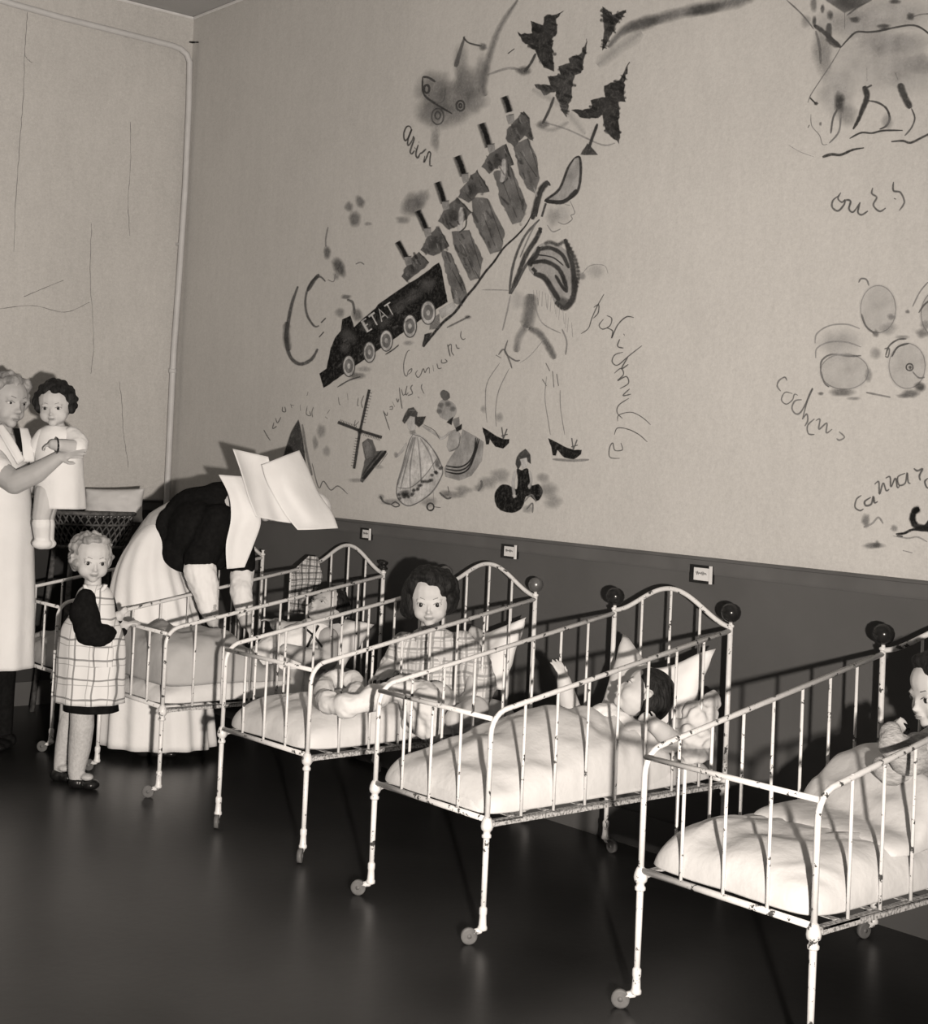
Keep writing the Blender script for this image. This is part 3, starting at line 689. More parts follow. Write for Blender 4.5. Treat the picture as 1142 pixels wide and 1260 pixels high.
trace(480, 140, 14.275, [[(380, 290), (350, 225), (290, 230), (245, 330), (245, 430), (275, 470), (330, 400), (380, 270), (325, 420), (308, 530), (335, 548), (390, 460), (408, 390)], [(408, 390), (420, 450), (370, 600), (355, 675), (385, 702), (430, 645)], [(430, 590), (450, 620)], [(495, 545), (458, 670), (458, 745), (490, 770), (530, 690)], [(505, 490), (512, 505)], [(528, 690), (560, 685), (635, 615)], [(610, 740), (595, 850), (640, 770), (680, 670), (712, 700), (700, 800), (702, 905), (742, 912)]], 1.7, .08, .9, 'handwritten word avion under the smudged aeroplane')
# ---- marching soldiers, each with his tall hat
SK = [((680, 140), (712, 232), 9.5, (716, 275), [(795, 230), (825, 270), (852, 400), (800, 370), (740, 440), (690, 390), (700, 340), (750, 280)], [(740, 430), (820, 390), (870, 500), (890, 640), (862, 712), (820, 680), (775, 600)]),
      ((545, 300), (590, 440), 9.5, (602, 450), [(690, 425), (735, 540), (700, 560), (650, 540), (590, 600), (550, 550), (610, 470)], [(620, 590), (720, 560), (815, 790), (782, 882), (730, 900), (660, 760)]),
      ((400, 495), (440, 612), 9.5, (447, 625), [(515, 580), (590, 700), (520, 715), (470, 770), (408, 740), (440, 670)], [(490, 740), (580, 750), (682, 950), (660, 1060), (600, 1072), (500, 880)]),
      ((282, 650), (322, 775), 8.5, (330, 790), [(400, 745), (482, 830), (420, 900), (350, 930), (295, 880), (330, 800)], [(370, 950), (470, 935), (552, 1110), (530, 1222), (480, 1232), (390, 1050)]),
      ((165, 820), (216, 935), 7.5, (222, 950), [(290, 920), (350, 1030), (260, 1090), (185, 1050), (230, 970)], [(300, 1050), (360, 1075), (440, 1260), (460, 1330), (425, 1375), (385, 1370)]),
      ((45, 1005), (98, 1105), 7.5, (106, 1120), [(170, 1068), (232, 1130), (100, 1240), (76, 1210), (110, 1130)], None)]
ORD = ['first', 'second', 'third', 'fourth', 'fifth', 'sixth']
for i, (h0, h1, wd, fc, tor, leg) in enumerate(SK):
    P = Paint(480, 90, 4.845); 
    if leg: P.fill(leg, .145, .92, 1.2, False, 2.0); P.line([leg[1], ((leg[2][0]+leg[3][0])/2, (leg[2][1]+leg[3][1])/2)], 1.6, .07, .8); P.line([(leg[0][0]*.55+leg[1][0]*.45, leg[0][1]+40), (leg[3][0]*.5+leg[4][0]*.5, leg[3][1]-20)], 1.5, .06, .8)
    P.fill(tor, .105, .95, 1.2, False, 2.4); P.line([tor[0], tor[1]], 2.2, .05, .8)
    P.wash((sum(p[0] for p in tor)/len(tor), sum(p[1] for p in tor)/len(tor)), 40, 45, .07, .6)
    if i in (1, 3): P.line([(tor[1][0]-55, tor[1][1]-30), (tor[1][0]-60, tor[1][1]+60), (tor[1][0]-70, tor[1][1]+110)], 6, .5, .8); P.line([(tor[1][0]-30, tor[1][1]), (tor[1][0]-30, tor[1][1]+80), (tor[1][0]-70, tor[1][1]+120)], 1.6, .06)
    P.scumble(tor, 16, (.05, .08, .2, .14), 8, 2.6, 1.2, .8, 1.5, i)
    if leg: P.scumble(leg, 18, (.07, .1, .24, .2, .3), 13, 2.4, 1.15, .75, 1.5, i+9)
    P.line([h0, h1], wd, .09, .8, .3, taper=False); P.line([h0, ((h0[0]+h1[0])/2+6, (h0[1]+h1[1])/2), h1], wd*.55, .015, 1., .3, taper=False)
    P.fill([(fc[0]-22, fc[1]-20), (fc[0]+18, fc[1]-28), (fc[0]+22, fc[1]+15), (fc[0]-8, fc[1]+28)], .26, .9); P.line([(fc[0]-10, fc[1]-25), (fc[0]+22, fc[1]-30)], 1.5, .05)
    P.done('mural_soldier', 'painted marching soldier in a tall hat, %s from the top of the file' % ORD[i])
P = Paint()
P.line([(655, 262), (648, 276), (636, 290), (620, 305), (608, 322), (597, 335), (585, 352), (573, 366), (560, 384), (545, 397), (530, 415), (521, 427)], [1.8, 3.6], .03, .95, .3); P.fill([(520, 426), (523, 412), (531, 409), (524, 422)], .04)
P.done('mural_path_line', 'brushed dark line the painted soldiers march along')
# ---- locomotive
LQ = lambda: Paint(330, 240, 4.23)
loco = empty('mural_locomotive', wallp(450, 420)); tag(loco, 'painted black locomotive lettered ETAT with five pale wheels', 'wall painting', 'pictures painted on the long wall')
P = LQ(); P.fill([(888, 352), (900, 380), (932, 556), (870, 595), (790, 650), (700, 715), (640, 758), (570, 806), (470, 876), (385, 935), (290, 1002), (268, 930), (306, 905), (316, 850), (328, 795), (350, 745), (380, 708), (388, 648), (428, 630), (446, 690), (500, 640), (560, 590), (572, 572), (650, 516), (722, 468), (800, 420)], .012, 1., .8)
for c, rx, ry in (((420, 740), 45, 50), ((400, 800), 30, 30), ((510, 680), 40, 30), ((760, 520), 60, 40), ((830, 470), 50, 40), ((680, 580), 60, 30), ((600, 660), 60, 30)): P.wash(c, rx, ry, .12, .55, -.6)
P.scumble([(420, 720), (560, 610), (720, 490), (870, 390), (900, 540), (700, 690), (470, 850), (360, 900), (350, 800)], 46, (.03, .07, .12, .16, .02), 9, 2.2, -.6, .45); P.line([(450, 690), (560, 600), (720, 480), (880, 370)], 1.5, .02); P.done('engine_body', None, loco)
P = Paint(); P.n = 60; word(P, 'ETAT', [(451, 409), (467, 398), (488, 384)], 9, 3.6, .48, 1., .1, .8, True); P.done('lettering', None, loco)
for c, rx, ry in (((420, 890), 30, 52), ((527, 818), 29, 51), ((615, 758), 31, 52), ((738, 682), 33, 56), ((833, 612), 36, 58)):
    P = LQ(); P.n = 40; pts = lambda f: [(c[0]+rx*f*math.cos(a*.5236), c[1]+ry*f*math.sin(a*.5236)) for a in range(12)]
    P.fill(pts(1.0), .46, 1., .6, True, .3); P.fill(pts(.68), .17, 1., .6, True, .3); P.fill(pts(.25), .42, 1., .5, True, .2); P.ring(c, rx*1.05, ry*1.05, 1.2, .08); P.done('wheel', None, loco)
P = LQ(); P.fill([(890, 600), (960, 560), (985, 590), (905, 640)], .45, .7); P.fill([(850, 650), (890, 620), (890, 690), (840, 700)], .2, .7); P.line([(360, 1000), (420, 965), (480, 945)], 1.6, .12); P.wash((460, 940), 45, 22, .13, .6); P.wash((500, 905), 40, 18, .3, .5); P.line([(610, 830), (650, 805), (680, 780)], 1.6, .1); P.line([(930, 690), (990, 660), (1050, 630)], 2.2, .15, .7); P.wash((1040, 635), 20, 10, .1, .7); P.wash((730, 770), 30, 14, .3, .5); P.done('track_marks', None, loco)['kind'] = 'stuff'
P = LQ()
P.line([(155, 475), (125, 560), (108, 640), (95, 730), (100, 800), (125, 855), (170, 880), (225, 855), (258, 800)], 4.2, .10, .85); P.line([(98, 660), (95, 740), (108, 810)], 7, .08, .7, .6); P.line([(265, 740), (290, 712)], 2.5, .08)
P.line([(298, 450), (270, 425), (235, 440), (205, 490), (193, 560), (205, 630), (240, 682), (265, 680)], 2.6, .12, .8); P.line([(205, 500), (235, 450), (265, 412)], 4, .07, .8); P.line([(275, 665), (300, 640)], 3, .1)
P.wash((368, 375), 34, 52, .08, .85, -.5); P.wash((306, 300), 22, 34, .13, .8); P.line([(312, 165), (300, 225), (300, 270)], 2, .22, .6); P.line([(455, 360), (480, 350), (500, 362)], 1.4, .2, .7); P.wash((355, 420), 20, 25, .2, .5)
P.wash((465, 625), 30, 40, .15, .7, -.4); P.wash((405, 530), 30, 14, .13, .7); P.wash((372, 610), 28, 26, .2, .6); P.line([(410, 545), (440, 560), (450, 620)], 3, .1, .7); P.wash((450, 125), 34, 45, .16, .8, .2); P.wash((420, 60), 26, 30, .18, .7); P.wash((480, 35), 24, 36, .16, .75, -.4)
P.wash((750, 50), 62, 75, .17, .75, .6); P.wash((800, 20), 40, 60, .2, .6, .4); P.wash((700, 130), 42, 24, .2, .55); P.wash((520, 150), 24, 12, .3, .5); P.line([(310, 440), (340, 450), (350, 410)], 1.2, .25, .6)
P.done('mural_smoke', 'brushed smoke curls and puffs rising from the painted locomotive')
trace(450, 400, 7.613, [[(415, 235), (392, 248), (368, 305), (355, 380), (362, 455), (385, 478), (400, 432), (432, 408), (425, 440), (398, 462)], [(488, 422), (468, 455), (488, 490), (512, 470), (540, 408), (555, 445), (575, 410), (595, 402), (597, 452)], [(630, 375), (636, 432)], [(668, 360), (680, 405), (712, 402)], [(712, 322), (710, 350), (735, 355), (762, 340), (740, 318)], [(768, 180), (775, 220), (792, 295)], [(768, 205), (800, 180), (805, 250), (828, 286)], [(845, 180), (858, 215), (880, 216)], [(896, 55), (890, 105), (910, 135), (935, 125)]], 1.2, .13, .85, 'handwritten word locomotive under the painted engine')
trace(450, 400, 7.613, [[(165, 800), (190, 880), (225, 985)], [(168, 810), (198, 850), (205, 815)], [(222, 770), (250, 762), (248, 788), (222, 786)], [(250, 718), (272, 765)], [(288, 685), (300, 722), (312, 690)], [(315, 585), (325, 680), (342, 785)], [(335, 600), (350, 655), (372, 645)], [(388, 568), (375, 625), (380, 655), (400, 630)], [(440, 560), (422, 590), (438, 640), (395, 660)], [(528, 552), (522, 590), (550, 645)], [(490, 670), (500, 685)]], 1.2, .14, .8, 'handwritten word poupees above the two dancing dolls')
trace(310, 470, 6.718, [[(788, 95), (795, 150)], [(880, 130), (872, 190), (885, 195)], [(925, 112), (905, 170), (915, 215)], [(715, 125), (722, 180), (735, 190)], [(855, 315), (850, 360), (885, 325)]], 1., .19, .7, 'faint broken handwriting above the painted windmill')
trace(310, 470, 6.718, [[(98, 395), (122, 440), (152, 485)], [(182, 335), (172, 385), (205, 365)], [(195, 298), (212, 338), (240, 290)], [(255, 205), (252, 240), (278, 245), (272, 205)], [(320, 182), (330, 215)], [(325, 190), (348, 196)], [(400, 190), (402, 238)], [(455, 115), (464, 82)], [(458, 198), (450, 265), (485, 278), (475, 240)], [(508, 208), (496, 250), (502, 292)], [(645, 228), (622, 262)], [(605, 288), (625, 302)]], 1.1, .14, .75, 'faint broken handwriting climbing left of the windmill')
# ---- windmill
Q = lambda: Paint(380, 460, 3.36)
P = Q()
P.fill([(222, 285), (245, 268), (262, 275), (278, 322), (320, 318), (222, 448), (214, 442), (235, 352)], .10, .9); P.fill([(224, 290), (240, 275), (258, 300), (262, 340), (240, 350)], .2, .8); P.line([(320, 320), (270, 380), (216, 445)], 4, .03, .95); P.line([(300, 318), (250, 378), (222, 420)], 2, .045); P.line([(326, 328), (285, 385)], 1.2, .15)
for a, b2 in (((212, 235), (250, 65)), ((212, 235), (120, 200)), ((212, 235), (302, 263)), ((212, 235), (187, 392))):
    P.line([a, b2], 3.2, .045, .95, .3, False, False); dx, dy = b2[0]-a[0], b2[1]-a[1]; l = math.hypot(dx, dy)
    for k in range(3, 14): f = k/14; P.line([(a[0]+dx*f, a[1]+dy*f), (a[0]+dx*f-dy/l*15, a[1]+dy*f+dx/l*15)], 1.3, .06, .85, .3, False)
P.wash((212, 238), 14, 14, .03, .9); P.wash((200, 440), 40, 10, .3, .5); P.wash((290, 385), 22, 10, .3, .4)
P.done('mural_windmill', 'painted dark windmill with four latticed sails left of the dolls')
# ---- peak and zigzag
P = Paint(); P.fill([(349, 562), (358, 534), (367, 517), (372, 540), (377, 582), (362, 575)], .055, .95, 1.5); P.line([(372, 522), (378, 560), (384, 585)], 3, .15, .6); P.line([(384, 570), (392, 600), (398, 592), (407, 603), (416, 598), (428, 608)], 1.4, .17, .8); P.wash((395, 530), 6, 10, .25, .5); P.wash((402, 555), 5, 8, .25, .5); P.wash((388, 545), 4, 10, .2, .5)
P.done('mural_peak', 'painted dark peak and zigzag line behind the nurse headdress')
# ---- dolls
P = Q(); P.fill([(430, 248), (480, 268), (522, 322), (552, 385), (545, 432), (508, 492), (420, 545), (375, 522), (364, 470), (385, 380), (410, 295)], .62, .75, 1, True)
for a, m, b2 in (((435, 262), (405, 370), (378, 480)), ((440, 262), (420, 380), (420, 490)), ((450, 262), (460, 360), (465, 450)), ((460, 265), (500, 330), (520, 400)), ((430, 262), (390, 390), (368, 460))): P.line([a, m, b2], 1.6, .3, .8)
P.line([(430, 250), (470, 265), (515, 315), (552, 390), (545, 432), (500, 498), (420, 545), (372, 520), (364, 468), (388, 380), (412, 290), (430, 250)], 1.4, .17, .8)
for k in range(26):
    f = k/25; x = 375+170*f; y = 508-20*f-120*f*f*.9; P.wash((x+random.uniform(-8, 8), y+random.uniform(-12, 12)), 9, 8, .06, .75)
P.wash((398, 495), 26, 18, .05, .8); P.wash((533, 372), 14, 24, .08, .7); P.line([(368, 470), (420, 470), (480, 420), (530, 350)], 1.2, .2, .7)
P.line([(470, 215), (510, 240), (545, 265)], 3, .45, .7); P.line([(405, 285), (385, 320), (358, 345)], 3, .45, .7); P.line([(475, 210), (520, 235), (540, 270)], 1, .15, .7); P.wash((360, 335), 10, 14, .3, .6)
P.fill([(412, 170), (436, 168), (440, 225), (424, 236), (410, 215)], .5, .85, 1, True); P.fill([(400, 165), (412, 145), (432, 140), (448, 160), (446, 178), (418, 172), (395, 205), (388, 195)], .06, .92); P.fill([(440, 180), (482, 178), (470, 205), (455, 220), (440, 205)], .04, .92); P.line([(415, 150), (440, 152)], 2, .2); P.wash((430, 242), 16, 10, .2, .7)
P.done('mural_doll', 'painted doll in a wide white flowered skirt dancing')
P = Q(); P.fill([(636, 232), (690, 260), (722, 282), (714, 360), (672, 420), (622, 440), (566, 424), (562, 392), (590, 340), (628, 290)], .30, .85, 1)
for d in (0, 14, 27): P.line([(566, 380+d*.9), (620, 386+d), (660, 366+d), (684, 320+d*.8), (690+d*.55, 264+d*.2)], 1.9, .03, .9)
P.fill([(585, 240), (612, 228), (630, 260), (612, 310), (582, 322), (572, 300)], .38, .8); P.fill([(538, 125), (560, 108), (600, 125), (608, 160), (585, 190), (548, 180), (534, 155)], .36, .8, 1, True)
for c in ((545, 130), (575, 125), (595, 145), (540, 155)): P.wash(c, 14, 12, .16, .7)
P.fill([(545, 85), (555, 68), (578, 78), (580, 100), (560, 108)], .10, .9, 1, True); P.fill([(572, 200), (596, 178), (590, 210)], .02); P.fill([(608, 225), (632, 208), (630, 228), (612, 238)], .02); P.fill([(596, 190), (620, 180), (622, 210), (606, 222)], .2, .8); P.line([(585, 240), (560, 262), (540, 270)], 3, .45, .7); P.line([(626, 256), (618, 300), (586, 320)], 1.2, .15)
P.line([(540, 490), (570, 515), (590, 510)], 2, .12); P.line([(575, 465), (580, 490)], 2, .12); P.wash((565, 495), 26, 18, .15, .5)
P.done('mural_doll', 'painted doll seen from behind, skirt banded with three dark stripes')
P = Q(); P.fill([(862, 395), (880, 400), (905, 395), (918, 460), (950, 458), (966, 490), (945, 524), (915, 505), (895, 510), (880, 552), (840, 573), (785, 556), (769, 505), (790, 465), (820, 460), (858, 478), (866, 440)], .010, 1., 1, True)
P.fill([(872, 330), (895, 312), (914, 335), (917, 372), (905, 360), (900, 345), (882, 355), (866, 395), (856, 372), (862, 345)], .05, .95); P.fill([(875, 355), (900, 348), (905, 378), (885, 390)], .5, .85); P.line([(855, 400), (845, 450), (850, 505)], 3.6, .42, .8); P.line([(912, 400), (920, 440), (912, 470)], 3, .42, .8); P.wash((850, 505), 10, 10, .5, .9); P.wash((912, 465), 8, 10, .5, .9)
for c, r in (((990, 480), 45), ((1010, 530), 40), ((970, 430), 30), ((790, 420), 45), ((740, 450), 40), ((905, 560), 25)): P.wash(c, r, r*.75, .24, .5)
P.line([(890, 530), (920, 500), (940, 530)], 2, .2, .7); P.line([(900, 560), (925, 535), (925, 575)], 2, .16, .7)
P.done('mural_doll', 'painted doll in a black dress sitting on the ground')
P = Q()
for c, rx, ry in (((500, 530), 40, 22), ((340, 530), 50, 14), ((300, 510), 16, 12), ((600, 500), 50, 18), ((705, 470), 22, 22), ((640, 480), 40, 20)): P.wash(c, rx, ry, .2, .5)
P.ring((503, 550), 14, 15, 1.8, .06); P.line([(517, 550), (545, 553)], 1.6, .08); P.line([(340, 540), (358, 530), (375, 543), (358, 550), (340, 540)], 1.5, .08); P.line([(295, 505), (310, 530), (340, 540)], 2, .12); P.line([(700, 485), (715, 460), (712, 440)], 2.5, .15); P.line([(515, 480), (515, 530)], 1.2, .25)
P.done('mural_grass', 'brushed grass and pebbles at the feet of the painted dolls')
# ---- the jester
J = lambda: Paint(560, 170, 3.)
jest = empty('mural_jester', wallp(670, 380)); tag(jest, 'painted striding jester in a big cocked hat and striped doublet', 'wall painting', 'pictures painted on the long wall')
P = J(); P.fill([(460, 70), (466, 130), (455, 185), (400, 228), (335, 234), (382, 190), (418, 112), (440, 76)], .36, .8, 1, True); P.line([(440, 74), (416, 112), (385, 188), (335, 232), (400, 232), (450, 200), (464, 130), (460, 72), (440, 74)], 3, .045, .9)
P.line([(345, 160), (318, 190), (300, 245), (285, 300)], 7, .045, .95); P.line([(352, 175), (335, 165), (312, 215), (300, 290)], 3, .06); P.line([(335, 240), (320, 290)], 5, .06, .9); P.line([(330, 230), (400, 235), (450, 190)], 4.5, .04); P.done('hat', None, jest)
P = J(); P.line([(425, 232), (442, 275), (428, 285), (432, 300), (405, 318), (380, 310)], 1., .22, .8); P.line([(405, 245), (425, 248)], 1.2, .15); P.wash((395, 280), 35, 35, .42, .4); P.wash((360, 290), 25, 40, .3, .4); P.line([(340, 320), (360, 345), (390, 335)], 1.5, .3, .6); P.done('face', None, jest)
P = J(); P.line([(312, 300), (262, 355), (230, 420), (210, 490), (200, 575)], 3, .10, .9); P.line([(318, 330), (300, 370), (262, 430), (235, 500), (205, 575)], 5.5, .05, .95); P.line([(300, 310), (270, 370), (240, 440)], 2, .2, .7); P.line([(200, 575), (222, 545), (262, 470), (300, 420), (325, 400)], 3, .09)
P.line([(310, 330), (318, 350)], 5, .04); P.done('sleeve', None, jest)
P = J(); P.fill([(310, 395), (370, 392), (420, 430), (440, 500), (440, 585), (400, 626), (365, 600), (330, 530), (285, 500), (272, 460)], .34, .6, 1, True)
for pts, w in (([(280, 462), (330, 455), (380, 480), (405, 530), (412, 570)], 5), ([(310, 412), (350, 405), (395, 430), (420, 480)], 4.5), ([(290, 500), (330, 515), (360, 560), (385, 600)], 6), ([(370, 505), (390, 540), (410, 568)], 3.5), ([(405, 372), (428, 440), (440, 520), (436, 590), (405, 626), (370, 605)], 6.5), ([(285, 470), (275, 460), (300, 435), (310, 400)], 5), ([(300, 430), (360, 440), (400, 470)], 1.6), ([(285, 480), (300, 495)], 8)): P.line(pts, w, .045, .95)
P.wash((398, 605), 28, 22, .06, .8)
for k in range(18): f = k/17; P.wash((410+45*math.sin(f*3.0), 380+235*f), 9, 9, .06, .85)
for k in range(8): P.wash((335+k*9, 388-5*math.sin(k)), 8, 9, .07, .7)
P.done('doublet', None, jest)
P = J()
for k in range(14): f = k/13; x = 290+140*f; y = 560+120*f*f; P.line([(x, y), (x+6*math.sin(k*2), y+55)], 1.4, .35, .6)
P.line([(280, 575), (275, 640), (262, 700)], 13, .15, .75, .6); P.line([(265, 690), (235, 735), (225, 790)], 7, .2, .65, .7); P.line([(272, 702), (310, 720), (345, 770), (368, 815)], 7, .13, .75, .6); P.line([(395, 705), (412, 750), (408, 800)], 2, .25, .7); P.line([(290, 600), (320, 680), (390, 720)], 1.5, .3, .6); P.line([(330, 740), (280, 800), (240, 830)], 1.2, .35, .5); P.line([(205, 580), (190, 650), (175, 710)], 2, .3, .6); P.wash((230, 600), 30, 40, .42, .4)
for pts in ([(160, 800), (180, 780), (200, 820), (210, 850)], [(195, 745), (185, 790), (220, 820), (240, 820)], [(150, 800), (170, 812)], [(335, 830), (350, 860)], [(322, 890), (338, 915)], [(360, 860), (365, 920)], [(375, 870), (382, 915)]): P.line(pts, 2, .15, .75)
for pts in ([(165, 830), (120, 900), (112, 970), (118, 1050)], [(200, 850), (162, 930), (150, 1000), (152, 1065)], [(338, 880), (332, 960), (345, 1050), (352, 1095)], [(388, 930), (390, 1000), (405, 1095)]): P.line(pts, 1.1, .26, .7)
P.wash((165, 1030), 14, 20, .3, .5); P.wash((105, 1000), 12, 16, .3, .5); P.line([(100, 560), (150, 560), (200, 562)], 1.5, .3, .5); P.done('legs', None, jest)
for ox, oy in ((0, 0), (244, 40)):
    P = J(); q = [(100+ox, 1068+oy), (118, 1078), (150, 1100), (178, 1112), (200, 1112), (198, 1125), (178, 1145), (150, 1138), (128, 1110), (124, 1130), (116, 1130), (112, 1100)]
    q = [q[0]]+[(a+ox+(0 if ox == 0 else (a-110)*.25), b2+oy) for a, b2 in q[1:]]; P.fill(q, .012, 1., .8)
    c = (178+ox*1.06, 1085+oy); P.line([(c[0], c[1]+25), (c[0]-6, c[1]-18)], 3, .12); P.line([(c[0], c[1]+25), (c[0]+14, c[1]-12)], 3, .12); P.line([(c[0]-8, c[1]+15), (c[0]+16, c[1]+8)], 2.4, .1)
    if ox: P.line([(360, 1185), (430, 1190), (495, 1187)], 3, .2, .6)
    P.done('shoe', None, jest)
P = J(); P.wash((520, 490), 40, 26, .38, .4); P.line([(470, 500), (500, 470), (550, 470), (565, 500)], 1, .3, .5); P.wash((470, 510), 16, 14, .2, .6); P.done('feather', None, jest)
trace(560, 170, 3., [[(550, 575), (525, 620), (505, 665), (492, 702), (465, 722)], [(512, 625), (530, 615), (528, 645), (510, 665)], [(548, 668), (532, 690), (545, 705), (572, 692), (578, 665), (560, 655)], [(560, 700), (582, 712), (578, 738), (600, 690), (632, 660), (660, 662)], [(608, 742), (600, 768), (622, 775)], [(622, 722), (626, 728)], [(620, 790), (590, 800), (580, 825), (600, 838), (640, 805), (690, 766)], [(640, 805), (615, 850), (640, 835)], [(588, 868), (612, 850), (622, 872), (600, 895), (632, 880), (640, 905), (608, 925)], [(645, 925), (620, 950), (650, 945)], [(642, 960), (605, 985), (598, 1012), (618, 1035)], [(600, 1045), (605, 1022), (650, 1012), (690, 1030), (722, 1058)], [(588, 1095), (600, 1070), (640, 1075), (680, 1095), (710, 1122)], [(612, 1125), (618, 1150), (590, 1152), (582, 1125), (570, 1145), (572, 1178), (608, 1182)]], 1.25, .11, .88, 'handwritten word curving down right of the painted jester')
# ---- bear and castle
B = lambda: Paint(930, 0, 4.2)
P = B(); P.wash((640, 300), 300, 190, .42, .4); P.wash((800, 380), 160, 120, .36, .3); P.wash((420, 480), 110, 130, .38, .5); P.wash((700, 220), 180, 70, .38, .5); P.wash((850, 330), 80, 60, .28, .4)
P.line([(440, 245), (475, 205), (520, 166), (580, 166), (640, 160), (720, 142), (800, 130), (850, 142), (900, 180), (960, 250)], 2.2, .07, .9); P.line([(440, 245), (390, 330), (330, 420), (285, 490), (270, 530)], 1.3, .2, .7); P.line([(280, 505), (310, 535)], 3.6, .06); P.wash((312, 535), 12, 10, .05, .9); P.line([(285, 590), (290, 650), (330, 700), (345, 745), (370, 745)], 1.2, .22, .6); P.line([(270, 660), (278, 645)], 1.8, .1); P.wash((335, 640), 8, 12, .15, .7)
P.wash((432, 530), 30, 60, .06, .85); P.wash((470, 590), 60, 60, .2, .5); P.line([(425, 560), (400, 610), (388, 690)], 2.2, .12); P.line([(440, 590), (430, 680), (380, 740)], 2, .2)
P.line([(560, 445), (575, 500), (550, 570), (530, 620), (503, 668)], [8, 3], .045, .95); P.line([(570, 455), (600, 440)], 4, .08); P.line([(580, 520), (630, 530), (675, 560), (692, 610), (675, 650), (640, 668)], 2.4, .08); P.line([(485, 716), (545, 686), (600, 688), (660, 675), (760, 674)], 2.2, .06); P.line([(745, 430), (765, 490), (800, 560)], 8, .05, .9); P.line([(805, 560), (822, 610), (805, 660), (770, 702)], 2, .13); P.wash((680, 630), 30, 40, .3, .5)
P.line([(345, 812), (390, 798), (440, 800), (500, 775), (560, 764)], [4, 2], .05, .9); P.line([(700, 732), (760, 728), (800, 738), (850, 715), (900, 690), (960, 660)], 2.6, .06, .9); P.line([(170, 750), (230, 785), (300, 810)], 1, .35, .5); P.line([(720, 375), (735, 410)], 1.5, .2, .6); P.line([(575, 350), (575, 420)], 1.3, .25, .5)
P.done('mural_bear', 'faint painted bear walking, below the castle at upper right')
P = B(); P.wash((350, 260), 60, 130, .25, .6); P.wash((480, 120), 200, 80, .36, .55); P.wash((700, 70), 240, 80, .38, .5); P.line([(160, 0), (240, 75), (300, 150)], 1.8, .17, .7); P.wash((300, 20), 18, 50, .14, .7); P.fill([(355, -8), (460, 62), (600, -8)], .13, .8, 2); P.wash((480, 15), 90, 35, .09, .6); P.line([(460, 60), (460, 150)], 1.3, .15, .6)
for c, rx, ry in (((345, 45), 12, 24), ((385, 78), 18, 28), ((512, 102), 30, 18), ((303, 110), 12, 32), ((800, 85), 22, 22), ((660, 135), 40, 14), ((720, 8), 30, 14)): P.wash(c, rx, ry, .09, .85)
P.line([(300, 130), (345, 160), (400, 210), (440, 245)], 5, .06, .85); P.line([(380, 120), (380, 200), (430, 240)], 7, .08, .75); P.line([(310, 160), (330, 240), (335, 330)], 3, .17, .6); P.wash((260, 110), 30, 40, .25, .5); P.line([(470, 80), (540, 30), (600, 0)], 2, .12, .6); P.line([(790, 100), (850, 75), (960, 70)], 1.5, .18, .6)
P.done('mural_castle', 'painted castle roofs cut off by the top edge at upper right')
trace(930, 0, 4.2, [[(440, 995), (425, 1025), (445, 1045), (462, 1030)], [(432, 1010), (400, 1035), (395, 1070), (425, 1090), (455, 1060), (465, 1035), (490, 1040), (482, 1080), (505, 1095), (540, 1045)], [(540, 1045), (528, 1095), (548, 1110), (580, 1090)], [(605, 970), (600, 1000), (625, 1020), (608, 1060), (640, 1092), (672, 1075)], [(712, 940), (712, 985), (748, 995), (768, 1045), (742, 1088)], [(715, 1025), (725, 1030)]], 2., .12, .88, 'handwritten word ours under the painted bear')
# ---- pigs
G = lambda: Paint(930, 320, 3.316)
def pig(c, rx, ry, extra, label):
    P = G(); P.fill([(c[0]+rx*math.cos(a*.5236), c[1]+ry*math.sin(a*.5236)) for a in range(12)], .44, .34, 3, True); P.ring(c, rx, ry, 1.2, .26, .6); extra(P); P.done('mural_pig', label)
pig((500, 200), 72, 96, lambda P: (P.line([(462, 105), (452, 80), (430, 76), (420, 92)], 2, .2, .8), P.line([(432, 220), (450, 270), (485, 300)], 2, .16, .8), P.wash((490, 300), 14, 18, .15, .7), P.wash((553, 232), 18, 14, .2, .6), P.wash((540, 280), 40, 25, .3, .5)), 'painted round pig with a curled tail, topmost of the pigs')
pig((362, 455), 98, 72, lambda P: (P.line([(245, 400), (250, 360), (300, 335), (370, 335), (430, 355)], 1.8, .26, .7), P.line([(242, 340), (250, 300), (300, 268), (370, 262), (425, 280)], 1.8, .27, .7), P.line([(265, 450), (270, 410), (310, 385), (380, 392), (430, 390)], 2.2, .13, .8), P.line([(265, 450), (280, 500), (300, 518)], 1.8, .16, .8), P.wash((340, 340), 100, 60, .42, .5), P.wash((350, 540), 60, 16, .14, .7), P.wash((460, 470), 16, 30, .22, .6), P.wash((490, 380), 24, 28, .24, .5), P.wash((265, 545), 14, 8, .12, .7), P.wash((400, 565), 30, 8, .22, .5), P.line([(450, 540), (500, 550), (550, 560)], 2.2, .17, .7)), 'painted pigs\' rumps overlapping in a row at the left of the group')
pig((618, 432), 74, 92, lambda P: (P.line([(530, 390), (545, 350), (580, 325), (615, 322)], 2, .1, .8), P.line([(555, 395), (580, 355), (625, 340)], 2, .07, .85), P.line([(525, 362), (545, 362), (540, 395), (528, 392)], 1.8, .12, .8), P.ring((628, 437), 14, 14, 1.6, .1), P.wash((630, 438), 8, 8, .08, .8), P.line([(640, 455), (665, 480), (690, 478)], 1.6, .17), P.wash((630, 545), 40, 18, .13, .75), P.wash((672, 518), 26, 22, .06, .8), P.wash((600, 555), 30, 10, .15, .6), P.wash((600, 315), 30, 10, .2, .5)), 'painted round pig with a dark snout, nearest the right edge')
